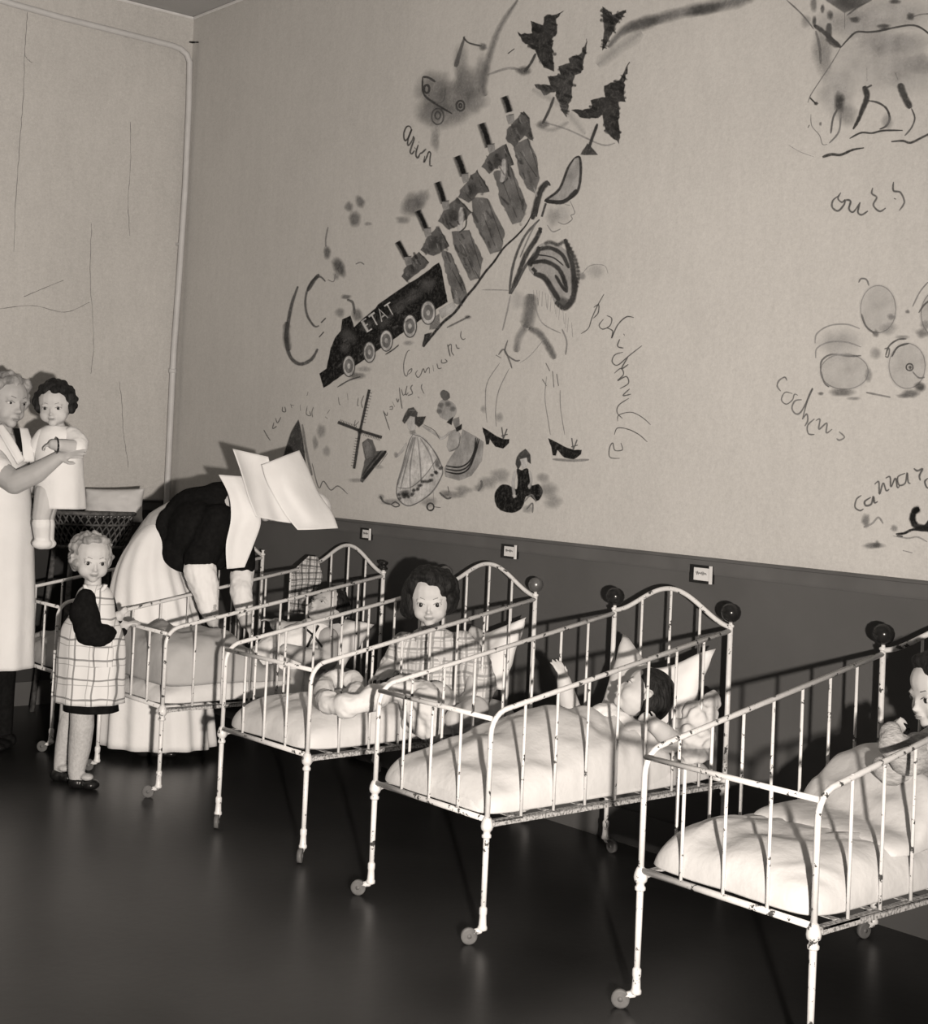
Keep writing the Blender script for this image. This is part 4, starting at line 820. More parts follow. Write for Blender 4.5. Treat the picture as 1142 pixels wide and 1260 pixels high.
pig((745, 220), 70, 95, lambda P: (P.line([(640, 190), (670, 130), (703, 90)], 1.8, .2, .7), P.line([(665, 215), (690, 180), (720, 160)], 2, .13, .8), P.wash((620, 210), 10, 10, .14, .7), P.wash((680, 300), 30, 22, .16, .6), P.wash((690, 265), 24, 20, .22, .5)), 'painted pig cut off by the right edge of the picture')
trace(930, 320, 3.316, [[(128, 492), (118, 478), (95, 492), (88, 515), (102, 535)], [(150, 545), (120, 540), (105, 570), (125, 588), (150, 570), (158, 548), (172, 552)], [(188, 570), (160, 575), (148, 605), (165, 628), (190, 612), (232, 525), (215, 560), (190, 650)], [(190, 650), (208, 628), (212, 655), (200, 678)], [(240, 648), (212, 675), (215, 708), (240, 712)], [(245, 655), (262, 650), (258, 690), (290, 665), (288, 705), (312, 690)], [(340, 700), (362, 722), (342, 735), (330, 728)]], 1.7, .16, .85, 'handwritten word cochons curving under the painted pigs')
trace(930, 320, 3.316, [[(432, 960), (412, 975), (405, 1008), (425, 1022), (440, 1015)], [(470, 968), (445, 985), (450, 1002), (472, 995), (480, 965), (485, 990), (498, 985)], [(485, 915), (502, 905), (505, 955), (520, 910), (532, 940), (545, 935)], [(530, 890), (548, 885), (552, 925), (570, 890), (578, 928), (590, 918)], [(610, 870), (580, 885), (585, 918), (610, 910), (618, 868), (622, 905), (632, 912)], [(645, 850), (660, 860), (680, 852), (668, 880), (672, 900)], [(703, 890), (690, 905), (703, 930), (730, 900), (750, 850)]], 2.1, .12, .88, 'handwritten word beginning canar at the right edge')
P = G(); P.line([(668, 1015), (648, 1025), (640, 1055), (655, 1085), (690, 1092), (740, 1080)], 7.5, .012, 1.); P.wash((655, 1020), 20, 16, .012, 1.); P.line([(572, 1118), (605, 1115), (640, 1100), (680, 1102), (740, 1110)], 3, .02, .95); P.line([(575, 1125), (600, 1128)], 3, .02); P.fill([(690, 1085), (720, 1040), (790, 1050), (780, 1100)], .02); P.line([(560, 1125), (620, 1135), (660, 1130), (700, 1150)], 2, .28, .5)
P.done('mural_duck', 'painted black duck cut off by the right edge, on a dark branch')
P = G(); P.wash((450, 1062), 20, 28, .15, .75); P.line([(440, 1090), (475, 1075), (500, 1050), (520, 1075)], 2.4, .25, .6); P.wash((565, 1095), 18, 14, .17, .6); P.wash((480, 1165), 45, 14, .15, .7); P.wash((495, 1160), 16, 18, .1, .6); P.line([(600, 1185), (640, 1195)], 2.5, .25, .6); P.done('mural_grass', 'brushed tufts of grass beside the painted duck')
# ================================================================== people
Z = V3((0, 0, 1))
def frame(fwd, up):
    f = V3(fwd).normalized(); u = V3(up); u = (u-f*u.dot(f)).normalized(); r = f.cross(u)
    return Matrix((r, f, u)).transposed()          # columns: right, forward, up
def head_prims(mb, c, u, H, chub=1.0, nose=1.0):
    """chub > 1: a child's head, with low features, round cheeks and a small nose"""
    c = V3(c); kid = chub > 1.0; dz = -.12 if kid else 0.0; ns = .82 if kid else nose
    def e(p, r, nu=14): mb.ell(c+H @ (V3(p)*u), tuple(x*u for x in r), H, nu, 9)
    e((0, -.10, .22), (.76, .86, .78), 18); e((0, .14, -.18), (.64 if kid else .60, .62, .70), 18); e((0, .28, .28), (.60, .50, .50))
    for s in (-1, 1):
        e((s*.27, .36, -.40), (.29*chub, .31, .29*chub)); e((s*.74, -.06, -.18), (.06, .13, .18)); e((s*.77, -.10, -.10), (.05, .10, .11)); e((s*.28, .66, .13+dz), (.19, .07, .06))
    e((0, .48, -.74), (.20, .20, .18)); e((0, .80, -.27+dz*.8), (.10*ns, .14*ns, .09*ns)); e((0, .74, -.10+dz), (.06, .09, .20*ns))
    for s in (-1, 1): e((s*.08*ns, .76, -.30+dz*.8), (.065*ns, .085*ns, .055*ns))
    e((0, .68, -.55), (.17, .11, .10))
def face(body, c, u, H, brow=M_BROW, eye_open=1.0, kid=True, parts=('eyes', 'lips', 'brows'), iris=M_IRIS, look=(0, 0), gape=.0):
    """eyes, lashes, brows and lips set on the fused skin"""
    root = V3((0, 0, 0)); q = body
    while q is not None: root += q.location; q = q.parent
    bvh = BVHTree.FromPolygons([v.co+root for v in body.data.vertices], [p.vertices[:] for p in body.data.polygons])
    c = V3(c); f = H @ V3((0, 1, 0))
    def hit(x, z):
        o = c+H @ V3((x*u, 1.6*u, z*u)); h = bvh.ray_cast(o, -f, 2.2*u); return h[0] if h[0] else c+H @ V3((x*u, .7*u, z*u))
    P = body; ez = -.12 if kid else 0.0; ir = .078 if kid else .064
    if 'eyes' in parts:
        for s in (-1, 1):
            p = hit(s*.29, ez)
            ey = MB().ell(p-f*(.035*u), (.135*u, .07*u, .085*u*eye_open), H, 12, 8).build('eye', M_EYEW, P)
            MB().ell(p+f*(.012*u)+H @ V3((look[0]*u, 0, look[1]*u)), (ir*u, .032*u, ir*u*eye_open), H, 10, 6).build('iris', iris, ey)
            MB().tube([hit(s*(.29-.14), ez+.02)+f*.008*u, hit(s*.29, ez+.085)+f*.02*u, hit(s*(.29+.15), ez+.02)+f*.008*u], [.010*u, .017*u, .010*u], 6).build('eyelash', M_BROW, ey)
    if 'brows' in parts:
        for s in (-1, 1): MB().tube([hit(s*.14, ez+.20)-f*.008*u, hit(s*.29, ez+.25)-f*.008*u, hit(s*.46, ez+.17)-f*.008*u], [.018*u, .022*u, .010*u], 6).build('eyebrow', brow, P)
    if 'lips' in parts:
        p = hit(0, -.56); lw = .15 if kid else .19; MB().ell(p-f*(.035*u), (lw*u, .06*u, .034*u), H, 12, 6).ell(p-f*(.035*u)-H @ V3((0, 0, .05*u)), (lw*.75*u, .06*u, .034*u), H, 12, 6).build('lips', M_LIP, P)
        if gape: MB().ell(p+f*(.02*u)-H @ V3((0, 0, .02*u)), (.10*u, .03*u, gape*u), H, 10, 6).build('mouth', M_HAIRD, P)
def hair(parent, c, u, H, ells, m, voxel, curls=0, curl_r=.16, seed=1, amp=.05, zmin=-.5, freq=14):
    mb = MB(); c = V3(c); rnd = random.Random(seed)
    for p, r in ells: mb.ell(c+H @ (V3(p)*u), tuple(x*u for x in r), H, 16, 10)
    k = 0
    while k < curls:
        a = rnd.uniform(0, 2*math.pi); z = rnd.uniform(-1, 1); s = math.sqrt(1-z*z); d = V3((s*math.cos(a), s*math.sin(a), z))
        if d.y > .45 and d.z < .55: continue
        if d.z < zmin: continue
        p = V3((d.x*.86, -.14+d.y*.86, .22+d.z*.80)); r = curl_r*rnd.uniform(.7, 1.25); mb.ell(c+H @ (p*u), r*u, None, 8, 6); k += 1
    def disp(co): return u*amp*(mnoise.noise(co*(freq/u*.1))+.6*mnoise.noise(V3((co.x, co.y, co.z*.35))*(freq/u*.25)))
    return obj('hair', fuse(mb, voxel, m, 2, .5, disp), parent)
CAP = [((0, -.17, .27), (.81, .86, .83))]
def hand(mb, w, d, nrm, s, curl=.5, thumb=1, spread=.16):
    """palm, four unequal bent fingers and a thumb from the side; w wrist, d finger direction, nrm back of the hand"""
    w, d = V3(w), V3(d).normalized(); nrm = V3(nrm); nrm = (nrm-d*nrm.dot(d)).normalized(); sd = d.cross(nrm)
    mb.ell(w+d*.26*s, (.22*s, .30*s, .11*s), Matrix((sd, d, nrm)).transposed(), 12, 8)
    mb.ell(w, .12*s, None, 10, 6)
    for k, ln in enumerate((.46, .52, .48, .36)):
        b = w+d*.46*s+sd*((k-1.5)*spread*.75*s); a = 0; pts = [b]; fd = d+sd*((k-1.5)*.10)
        for j in range(3):
            a += curl*(.7, 1.0, .8)[j]; v = fd*math.cos(a)-nrm*math.sin(a); b = b+v.normalized()*(ln*s*(.45, .32, .23)[j]); pts.append(b)
        mb.chain(pts, [.062*s, .058*s, .052*s, .045*s], 8)
    t0 = w+d*.14*s+sd*thumb*.16*s; t1 = t0+(d*.6+sd*thumb*.7-nrm*.25).normalized()*.24*s; t2 = t1+(d*.9+sd*thumb*.15-nrm*.45*(curl+.4)).normalized()*.2*s
    mb.chain([t0, t1, t2], [.085*s, .066*s, .052*s], 8)
def rings(F, rows):
    """rows: (u, v, rx_px, depth_m, d)"""
    return [(F.p(u, v, d), F.m(rx, d), dp, RH, FH) for u, v, rx, dp, d in rows]
def pleat(n, amp, k0=0, seed=0):
    def f(i, th): return amp*max(0, min(1, (i-k0)/4))*math.sin(n*th+seed+.6*math.sin(2*th+i*.3))
    return f
def open_skirt(F, rows, n=64, ripple=None, th=.004):
    """cloth tube with thickness, open below"""
    R = []
    rs = rings(F, rows); fine = []
    C = cr([tuple(r[0]) for r in rs], 4); RXs = [c.x for c in cr([(r[1], r[2], 0) for r in rs], 4)]; RYs = [c.y for c in cr([(r[1], r[2], 0) for r in rs], 4)]
    for c, a, b2 in zip(C, RXs, RYs): fine.append((c, a, b2, RH, FH))
    inner = [(c, max(.004, a-th), max(.004, b2-th), x, y) for c, a, b2, x, y in reversed(fine)]
    m = len(fine)
    rp = (lambda i, t: ripple(i/4 if i < m else (2*m-1-i)/4, t)) if ripple else None
    return MB().loft(fine+inner, n, True, rp)
def cloth(F, rows, bulge=.02, th=.006, nu=12, sub=5, wr=.0, seed=0):
    """rows of (left, right) points (u, v, d) → thick curved sheet"""
    Lp = cr([tuple(F.p(*a)) for a, b2 in rows], sub); Rp = cr([tuple(F.p(*b2)) for a, b2 in rows], sub); n = len(Lp); vs = []; fs = []
    for side in (0, 1):
        for j in range(n):
            for i in range(nu+1):
                s = i/nu; p = Lp[j].lerp(Rp[j], s); t = j/(n-1)
                o = bulge*math.sin(math.pi*s)*(.4+.6*math.sin(math.pi*min(1, t*1.0)))+wr*mnoise.noise(V3((s*3, t*4, seed)))+wr*.6*math.sin(9*s+3*t+seed)
                p = p-FH*o+FH*(th*side); vs.append(p)
    st = n*(nu+1)
    for j in range(n-1):
        for i in range(nu):
            a = j*(nu+1)+i; fs.append((a, a+nu+1, a+nu+2, a+1)); fs.append((st+a, st+a+1, st+a+nu+2, st+a+nu+1))
    for j in range(n-1):
        for i in (0, nu):
            a = j*(nu+1)+i; fs.append((a, a+nu+1, st+a+nu+1, st+a))
    for i in range(nu):
        for j in (0, n-1):
            a = j*(nu+1)+i; fs.append((a, a+1, st+a+1, st+a))
    mb = MB(); mb.v = vs; mb.f = fs; return mb
def person(loc, label, group=None):
    t = empty('person', loc); tag(t, label, 'person', group); return t
def wnoise(a, f): return lambda co: a*mnoise.noise(co*f)+a*.5*mnoise.noise(co*f*2.3)
PG = 'children in the dormitory'

# ---------------------------------------------------------------- little girl standing at the cot end
a0 = on(97, 967, 2, 0); F = Fig(a0); P_ = F.p
g = person(a0, 'fair-haired little girl in a pale checked pinafore standing at the cot end', PG)
hc = P_(113, 687, .02); hu = F.m(30); H = frame(-FH*.90+RH*.45-Z*.06, Z*1+RH*.03)
mb = MB(); head_prims(mb, hc, hu, H, 1.12)
mb.chain([P_(115, 706, -.01), P_(113, 735)], [F.m(9.5), F.m(12)])
mb.chain([P_(108, 750), P_(110, 790), P_(107, 838)], [F.m(21), F.m(24), F.m(25)], 14)
rail_pt = on(163, 769, 1, BEDS[1][1]-L-.01); dr = (a0-rail_pt).dot(FH)
mb.chain([P_(103, 741, .07), P_(112, 780, .10), P_(148, 774, dr+.02), P_(153, 770, dr+.01)], [F.m(11), F.m(10), F.m(7), F.m(6.5)])
hand(mb, P_(153, 770, dr+.01), P_(168, 764, dr)-P_(153, 770, dr+.01), Z*1-FH*.3, F.m(23), .5, -1)
mb.chain([P_(128, 742, -.05), P_(138, 772, -.06), P_(146, 758, -.03)], [F.m(10), F.m(9), F.m(6.5)])
hand(mb, P_(146, 758, -.03), RH*.5+Z*.5, -FH, F.m(17), .6, 1)
mb.chain([P_(101, 850, .03), P_(101, 893, .04), P_(98, 921, .03), P_(94, 955, .03)], [F.m(15), F.m(13.5), F.m(12.5), F.m(9)])
mb.chain([P_(88, 850, -.06), P_(83, 893, -.07), P_(78, 920, -.08), P_(74, 942, -.08)], [F.m(13), F.m(11), F.m(10), F.m(7.5)])
body = obj('body', fuse(mb, .0042, M_SKINL, 5), g); face(body, hc, hu, H)
hair(body, hc, hu, H, [((0, -.20, .24), (.80, .82, .82)), ((-.62, -.15, -.12), (.24, .40, .34)), ((.55, -.35, -.2), (.25, .4, .4)), ((0, -.72, -.1), (.6, .3, .5)), ((.1, .32, .80), (.40, .30, .16)), ((-.35, .1, .78), (.3, .4, .2))], M_HAIRL, .0042, 120, .115, 4, .09, -.75, 22)
mb = MB().chain([P_(106, 738, .07), P_(103, 752, .08), P_(110, 778, .11), P_(122, 782, .10)], [F.m(13), F.m(18), F.m(16.5), F.m(14)], 14).chain([P_(122, 782, .10), P_(140, 778, dr+.03), P_(147, 776, dr+.018)], [F.m(14), F.m(12), F.m(10)], 14)
obj('sleeve', fuse(mb, .006, M_BLACK, 6, .5, wnoise(.003, 30)), g)
mb = MB().chain([P_(130, 740, -.04), P_(138, 768, -.06), P_(143, 764, -.04)], [F.m(12), F.m(10.5), F.m(9)], 12)
obj('sleeve', fuse(mb, .006, M_BLACK, 4), g)
M_PINA = plaid('pinafore_check', .72, .10, .30, .078, .09)
rows = [(117, 719, 11, .045, 0), (117, 727, 20, .065, 0), (116, 740, 24, .080, 0), (114, 757, 28, .085, 0), (113, 772, 36, .095, 0), (113, 790, 40, .105, 0), (112, 815, 41, .112, 0), (111, 840, 41, .118, 0), (110, 863, 42, .122, 0)]
open_skirt(F, rows, 72, pleat(9, .03, 2, 1.)).build('pinafore', M_PINA, g)
rows = [(110, 820, 30, .085, -.01), (111, 850, 32, .095, -.01), (112, 874, 33, .10, -.01)]
open_skirt(F, rows, 40, pleat(7, .04, 0)).build('underskirt', M_BLACK, g)
cloth(F, [((114, 796, .118), (139, 797, .112)), ((114, 808, .121), (139, 808, .115)), ((115, 821, .122), (138, 821, .116))], .008, .006, 6).build('pocket', M_PINA, g)
cloth(F, [((66, 800, -.03), (77, 800, -.01)), ((65, 830, -.03), (77, 830, -.01)), ((63, 856, -.03), (77, 858, -.01))], .008, .006, 6).build('pinafore_back', M_PINA, g)
MB().tube([P_(104+26*(.5-.5*math.cos(k/8*math.pi)), 719+9*math.sin(k/8*math.pi), .05) for k in range(9)], F.m(2.6), 8).build('collar', M_PINA, g)
for ch, shp in (([(101, 868, .03, 14.5), (101, 893, .04, 14.8), (98, 921, .03, 13.8), (94, 948, .03, 10.5), (95, 958, .03, 9.5)], [(95, 961, .03), (112, 959, .05)]), ([(88, 868, -.06, 12), (83, 893, -.07, 11.5), (78, 920, -.08, 10.5), (74, 940, -.08, 8), (74, 947, -.08, 8)], [(72, 951, -.08), (84, 948, -.06)])):
    mb = MB().chain([P_(u, v, d) for u, v, d, r in ch], [F.m(r) for *_, r in ch], 14).ell(P_(shp[1][0]-5, shp[1][1]-3, shp[1][2]), (F.m(9), F.m(8), F.m(4.5)))
    st = obj('stocking', fuse(mb, .005, M_STOCK, 4), g)
    h0, t0 = P_(*shp[0]), P_(*shp[1]); h0.z = F.m(7); t0.z = F.m(6)
    mb = MB().ell(h0, (F.m(11), F.m(11), F.m(8.5))).ell(t0, (F.m(11), F.m(11), F.m(6.5))).chain([h0-Z*F.m(1), t0-Z*F.m(1)], [F.m(7), F.m(6)])
    sh = fuse(mb, .004, M_SHOE, 3)
    for v in sh.vertices: v.co.z = max(v.co.z, .002)
    sho = obj('shoe', sh, g); mid = (h0+t0)/2
    MB().tube([mid+(RH.cross(Z))*.028-Z*.005, mid+Z*.028, mid-(RH.cross(Z))*.028-Z*.005], .005, 8).build('strap', M_SHOE, sho)

# ---------------------------------------------------------------- standing nurse holding a toddler
a0 = on(-4, 921, 2, 0); F = Fig(a0); P_ = F.p
n1 = person(a0, 'woman in a white uniform dress at the left edge, holding a toddler')
hc = P_(8, 494, .0); hu = F.m(33.5); H = frame(-FH*.60+RH*.78-Z*.10, Z*1+RH*.06)
mb = MB(); head_prims(mb, hc, hu, H, .85, 1.15)
mb.chain([P_(4, 512, -.02), P_(-2, 545, -.02)], [F.m(14), F.m(17)])
mb.ell(P_(-8, 575), (F.m(40), .12, F.m(42))); mb.chain([P_(-5, 600), P_(-2, 660), P_(-2, 720)], [F.m(36), F.m(36), F.m(42)], 16)
mb.chain([P_(-38, 550), P_(26, 548, -.06)], [F.m(18), F.m(17)])
mb.chain([P_(-22, 556, .09), P_(-4, 578, .15), P_(18, 594, .19)], [F.m(17), F.m(15), F.m(14)]); mb.chain([P_(18, 594, .19), P_(45, 582, .20), P_(72, 563, .20)], [F.m(14), F.m(12.5), F.m(8)])
hand(mb, P_(72, 563, .20), P_(100, 555, .19)-P_(72, 563, .20), -FH*.6+Z*.6, F.m(35), .16, 1, .17)
mb.chain([P_(26, 552, -.06), P_(48, 600, -.08), P_(62, 606, -.02)], [F.m(15), F.m(12), F.m(9)])
for u, d in ((-20, .03), (4, -.05)): mb.chain([P_(u, 740, d), P_(u, 830, d), P_(u, 905, d)], [F.m(24), F.m(15), F.m(10)])
body = obj('body', fuse(mb, .0055, M_SKIN, 5), n1); face(body, hc, hu, H, eye_open=.75, kid=False)
hair(body, hc, hu, H, [((0, -.22, .27), (.82, .84, .82)), ((.55, .08, .62), (.30, .42, .28)), ((-.5, .15, .6), (.32, .4, .28)), ((.72, -.15, .1), (.2, .35, .45)), ((-.72, -.15, .05), (.2, .35, .45)), ((0, -.75, -.15), (.55, .3, .4)), ((.1, .36, .78), (.5, .28, .2))], M_HAIRL, .0055, 60, .11, 9, .09, -.4, 22)
rows = [(-4, 533, 18, .09, 0), (-6, 545, 34, .125, 0), (-7, 575, 40, .15, .01), (-3, 615, 40, .15, .01), (-1, 650, 41, .145, .01), (-1, 690, 42, .16, .01), (-1, 740, 43, .165, .01), (-2, 790, 43, .17, .01), (-2, 819, 43, .17, .01)]
open_skirt(F, rows, 80, pleat(9, .03, 3, 2.)).build('uniform_dress', M_WHITECL, n1)
mb = MB().chain([P_(-28, 548, .05), P_(-20, 562, .10), P_(-6, 580, .155)], [F.m(20), F.m(22), F.m(21)], 14)
obj('sleeve', fuse(mb, .007, M_WHITECL, 5, .5, wnoise(.004, 22)), n1)
cloth(F, [((16, 527, .085), (25, 527, .075)), ((19, 540, .11), (27, 540, .10)), ((22, 556, .135), (27, 556, .13))], .004, .005, 4).build('scarf', M_BLACK, n1)
cloth(F, [((-6, 524, .12), (3, 522, .12)), ((6, 545, .15), (16, 540, .145)), ((22, 572, .165), (30, 566, .16))], .008, .008, 5).build('collar', M_WHITECL, n1)
cloth(F, [((24, 526, .08), (34, 527, .06)), ((27, 545, .12), (40, 546, .10)), ((29, 568, .15), (42, 568, .13))], .008, .008, 5).build('collar', M_WHITECL, n1)
for u, d in ((-20, .03), (4, -.05)):
    sk = obj('stocking', fuse(MB().chain([P_(u, 800, d), P_(u, 850, d), P_(u, 905, d)], [F.m(18), F.m(14), F.m(11)]), .007, M_BLACK, 3), n1)
    c = P_(u+2, 915, d); c.z = .03; mb = MB().ell(c, (.06, .05, .035)).ell(c-FH*.07-Z*.008, (.045, .05, .025)).ell(c-FH*.12-Z*.012, (.035, .04, .018)); me = fuse(mb, .006, M_SHOE, 3)
    for v in me.vertices: v.co.z = max(v.co.z, .002)
    obj('shoe', me, n1)
# toddler on her arm
FT = Fig(F.p(70, 560, .06)); P_ = FT.p
t1 = person(FT.p(70, 628), 'toddler in a white smock with dark curls, carried on the nurse\'s arm', PG)
hc = P_(68, 499, .02); hu = FT.m(27.5); H = frame(-FH*.98+RH*.04-Z*.05, Z*1-RH*.05)
mb = MB(); head_prims(mb, hc, hu, H, 1.15)
mb.chain([P_(69, 520), P_(71, 532)], [FT.m(9), FT.m(12)]); mb.chain([P_(72, 548), P_(73, 585), P_(74, 605)], [FT.m(20), FT.m(21), FT.m(22)], 14)
mb.chain([P_(90, 538, .02), P_(97, 551, .08), P_(72, 548, .17), P_(66, 547, .17)], [FT.m(10), FT.m(10), FT.m(7.5), FT.m(6.5)]); hand(mb, P_(66, 547, .17), -RH*1-Z*.15, Z-FH*.3, FT.m(18), .75, 1)
mb.chain([P_(52, 540, 0), P_(46, 560, -.02), P_(40, 556, .03)], [FT.m(10), FT.m(8), FT.m(7)])
for u, d in ((51, .06), (56, -.10)): mb.chain([P_(u+6, 606, d), P_(u, 636, d+.05), P_(u+1, 664, d+.01)], [FT.m(14), FT.m(11), FT.m(8)]); mb.ell(P_(u+1, 670, d+.03), (FT.m(8), FT.m(12), FT.m(6)))
body = obj('body', fuse(mb, .0042, M_SKINL, 4), t1); face(body, hc, hu, H, eye_open=.8)
hair(body, hc, hu, H, [((0, -.2, .30), (.88, .86, .84)), ((.66, -.12, .12), (.34, .42, .48)), ((-.62, -.12, .12), (.28, .4, .44)), ((0, .32, .85), (.5, .28, .18)), ((0, -.7, -.1), (.6, .35, .5))], M_HAIRD, .005, 60, .18, 5, .06, -.6)
rows = [(71, 524, 14, .06, 0), (72, 533, 26, .085, 0), (72, 550, 29, .095, 0), (73, 580, 29, .105, 0), (74, 605, 30, .115, 0), (74, 625, 31, .12, 0)]
open_skirt(FT, rows, 60, pleat(8, .03, 2, .5)).build('smock', M_WHITECL, t1)
mb = MB().chain([P_(88, 536, .03), P_(96, 545, .06), P_(96, 551, .09)], [FT.m(12), FT.m(13), FT.m(11.5)], 12); obj('sleeve', fuse(mb, .006, M_WHITECL, 4, .5, wnoise(.003, 30)), t1)
mb = MB().chain([P_(54, 537, .03), P_(48, 548, .02), P_(46, 566, .0)], [FT.m(11), FT.m(12), FT.m(10)], 12); obj('sleeve', fuse(mb, .006, M_WHITECL, 4), t1)
MB().tube([P_(70+2*math.cos(k*.5236), 548+9*math.sin(k*.5236), .17+.028*math.cos(k*.5236)) for k in range(13)], FT.m(1.2), 6).build('bracelet', M_SHOE, t1)
for u, d in ((51, .06), (56, -.10)):
    mb = MB().chain([P_(u, 644, d+.05), P_(u+1, 664, d+.015)], [FT.m(11.5), FT.m(9.5)], 12).ell(P_(u+1, 669, d+.03), (FT.m(9.5), FT.m(13), FT.m(7))); obj('sock', fuse(mb, .005, M_WHITECL, 3), t1)

# ---------------------------------------------------------------- nurse bending over the second cot
a0 = V3((1.35, -.80, 0)); F = Fig(a0); P_ = F.p
n2 = person(a0, 'nurse in a dark bodice and white apron skirt bending over the cot')
hc = P_(338, 612, .06); hu = F.m(30); H = frame(RH*.55-Z*.8-FH*.1, RH*.8+Z*.55)
mb = MB(); head_prims(mb, hc, hu, H, .9)
mb.chain([P_(322, 614, .03), P_(296, 622, .0)], [F.m(13), F.m(17)])
mb.chain([P_(190, 680, -.05), P_(205, 655, -.03), P_(240, 634, -.02), P_(278, 625, 0)], [F.m(34), F.m(32), F.m(31), F.m(30)], 16)
mb.chain([P_(270, 640, .14), P_(248, 696, .20), P_(256, 738, .24), P_(262, 764, .26)], [F.m(15), F.m(13), F.m(10.5), F.m(8)]); hand(mb, P_(262, 764, .26), RH*.5-Z*.8, RH*.7+Z*.3, F.m(28), .35, 1)
mb.chain([P_(296, 640, -.12), P_(298, 700, -.02), P_(298, 740, .05), P_(303, 766, .09)], [F.m(15), F.m(12), F.m(10), F.m(8)]); hand(mb, P_(303, 766, .09), RH*.4-Z*.9, RH*.7+Z*.3, F.m(28), .35, -1)
fl_v = lambda u, d: (lambda q: q)(P_(u, 940, d))
for u, d in ((178, .04), (205, -.06)): mb.chain([P_(u+5, 690, d), P_(u, 810, d), V3((P_(u, 900, d).x, P_(u, 900, d).y, .08))], [F.m(26), F.m(16), F.m(11)])
body = obj('body', fuse(mb, .006, M_SKIN, 5), n2)
rows = [(206, 634, 9, .06, -.03), (196, 650, 20, .11, -.02), (188, 672, 30, .135, -.01), (184, 700, 40, .15, 0), (186, 735, 50, .16, 0), (190, 775, 56, .17, 0), (192, 820, 61, .175, 0), (193, 870, 66, .185, 0), (193, 915, 70, .19, 0)]
open_skirt(F, rows, 96, pleat(13, .05, 1, .4)).build('apron_skirt', M_WHITECL, n2)
mb = MB().chain([P_(212, 660, -.02), P_(240, 632, 0), P_(272, 622, .0)], [F.m(33), F.m(33), F.m(30)], 16).ell(P_(246, 655, .06), (F.m(38), .15, F.m(42))).ell(P_(231, 676, .06), (F.m(25), .12, F.m(28))).ell(P_(225, 645, .02), (F.m(17), .13, F.m(28))).chain([P_(268, 642, .14), P_(246, 690, .20)], [F.m(22), F.m(20)], 14).chain([P_(292, 640, -.10), P_(298, 695, -.02)], [F.m(20), F.m(17)], 14).ell(P_(262, 672, .08), (F.m(24), .12, F.m(30)))
obj('bodice', fuse(mb, .009, M_BLACK, 6, .5, wnoise(.006, 14)), n2)
for pts, rr in (([(246, 702, .205), (252, 722, .22), (257, 750, .245)], (20, 17, 11.5)), ([(298, 705, -.02), (297, 728, .03), (301, 756, .07)], (15, 13.5, 10))):
    mb = MB().chain([P_(*p) for p in pts], [F.m(r) for r in rr], 14); obj('cuff', fuse(mb, .006, M_WHITECL, 3, .5, wnoise(.005, 26)), n2)
cloth(F, [((269, 584, .17), (297, 586, .14)), ((282, 611, .20), (309, 610, .16)), ((284, 639, .22), (321, 639, .18)), ((278, 670, .23), (313, 668, .20)), ((279, 700, .24), (301, 698, .22))], .02, .006, 12, 6, .004, 2).build('bib', M_WHITECL, n2)
cap = empty('headdress', (0, 0, 0)); cap.parent = n2; cap.location = (0, 0, 0)
cloth(F, [((286, 552, .13), (330, 562, .20)), ((296, 580, .16), (338, 590, .23)), ((305, 610, .19), (348, 615, .25)), ((315, 636, .20), (358, 644, .25))], .03, .010, 14, 6, .006, 5).build('wing', M_PILLOW, cap)
cloth(F, [((322, 572, .25), (368, 554, .10)), ((328, 592, .27), (379, 577, .12)), ((340, 615, .28), (392, 607, .14)), ((352, 635, .28), (408, 630, .15)), ((366, 652, .26), (416, 650, .15))], .065, .014, 18, 6, .006, 8).build('wing', M_PILLOW, cap)
mb = MB().ell(P_(345, 606, .08), (F.m(40), .14, F.m(36))).ell(P_(380, 625, .05), (F.m(28), .10, F.m(22))); obj('crown', fuse(mb, .008, M_PILLOW, 5), cap)
for u, d in ((178, .04), (205, -.06)):
    c = P_(u, 930, d); c.z = .03; mb = MB().ell(c, (.05, .05, .035)).ell(c+RH*.06-Z*.008, (.05, .045, .025)).ell(c+RH*.11-Z*.012, (.04, .035, .018)); me = fuse(mb, .006, M_SHOE, 3)
    for v in me.vertices: v.co.z = max(v.co.z, .002)
    obj('shoe', me, n2)
    obj('stocking', fuse(MB().chain([P_(u, 850, d), V3((c.x, c.y, .05))], [F.m(15), F.m(11.5)]), .008, M_BLACK, 3), n2)

# ---------------------------------------------------------------- girl sitting up in the third cot
F = Fig(bw(2, .05, -.34, .5)); P_ = F.p
g2_ = person(P_(535, 870), 'dark-haired girl in a checked blouse sitting upright in her cot', PG)
hc = P_(530, 737, .02); hu = F.m(34.5); H = frame(-FH*.99-RH*.06-Z*.04, Z*1-RH*.04)
mb = MB(); head_prims(mb, hc, hu, H, 1.02)
mb.chain([P_(529, 764), P_(530, 785)], [F.m(11), F.m(15)]); mb.ell(P_(532, 805), (F.m(36), .085, F.m(24))); mb.chain([P_(533, 820), P_(537, 860)], [F.m(32), F.m(36)], 14)
mb.chain([P_(499, 793, .02), P_(484, 815, .05), P_(470, 829, .10)], [F.m(14), F.m(11), F.m(8)]); hand(mb, P_(470, 829, .10), -RH*.7-Z*.35-FH*.3, Z, F.m(24), .35, -1)
mb.chain([P_(568, 793, .02), P_(588, 822, .04), P_(580, 850, .12)], [F.m(14), F.m(12), F.m(8)]); hand(mb, P_(580, 850, .12), -RH*.3-Z*.5-FH*.5, Z-FH*.4, F.m(24), .35, 1)
mb.chain([P_(548, 872, .0), P_(537, 858, .22), P_(525, 884, .30), P_(505, 890, .36)], [F.m(24), F.m(19), F.m(15), F.m(11)])
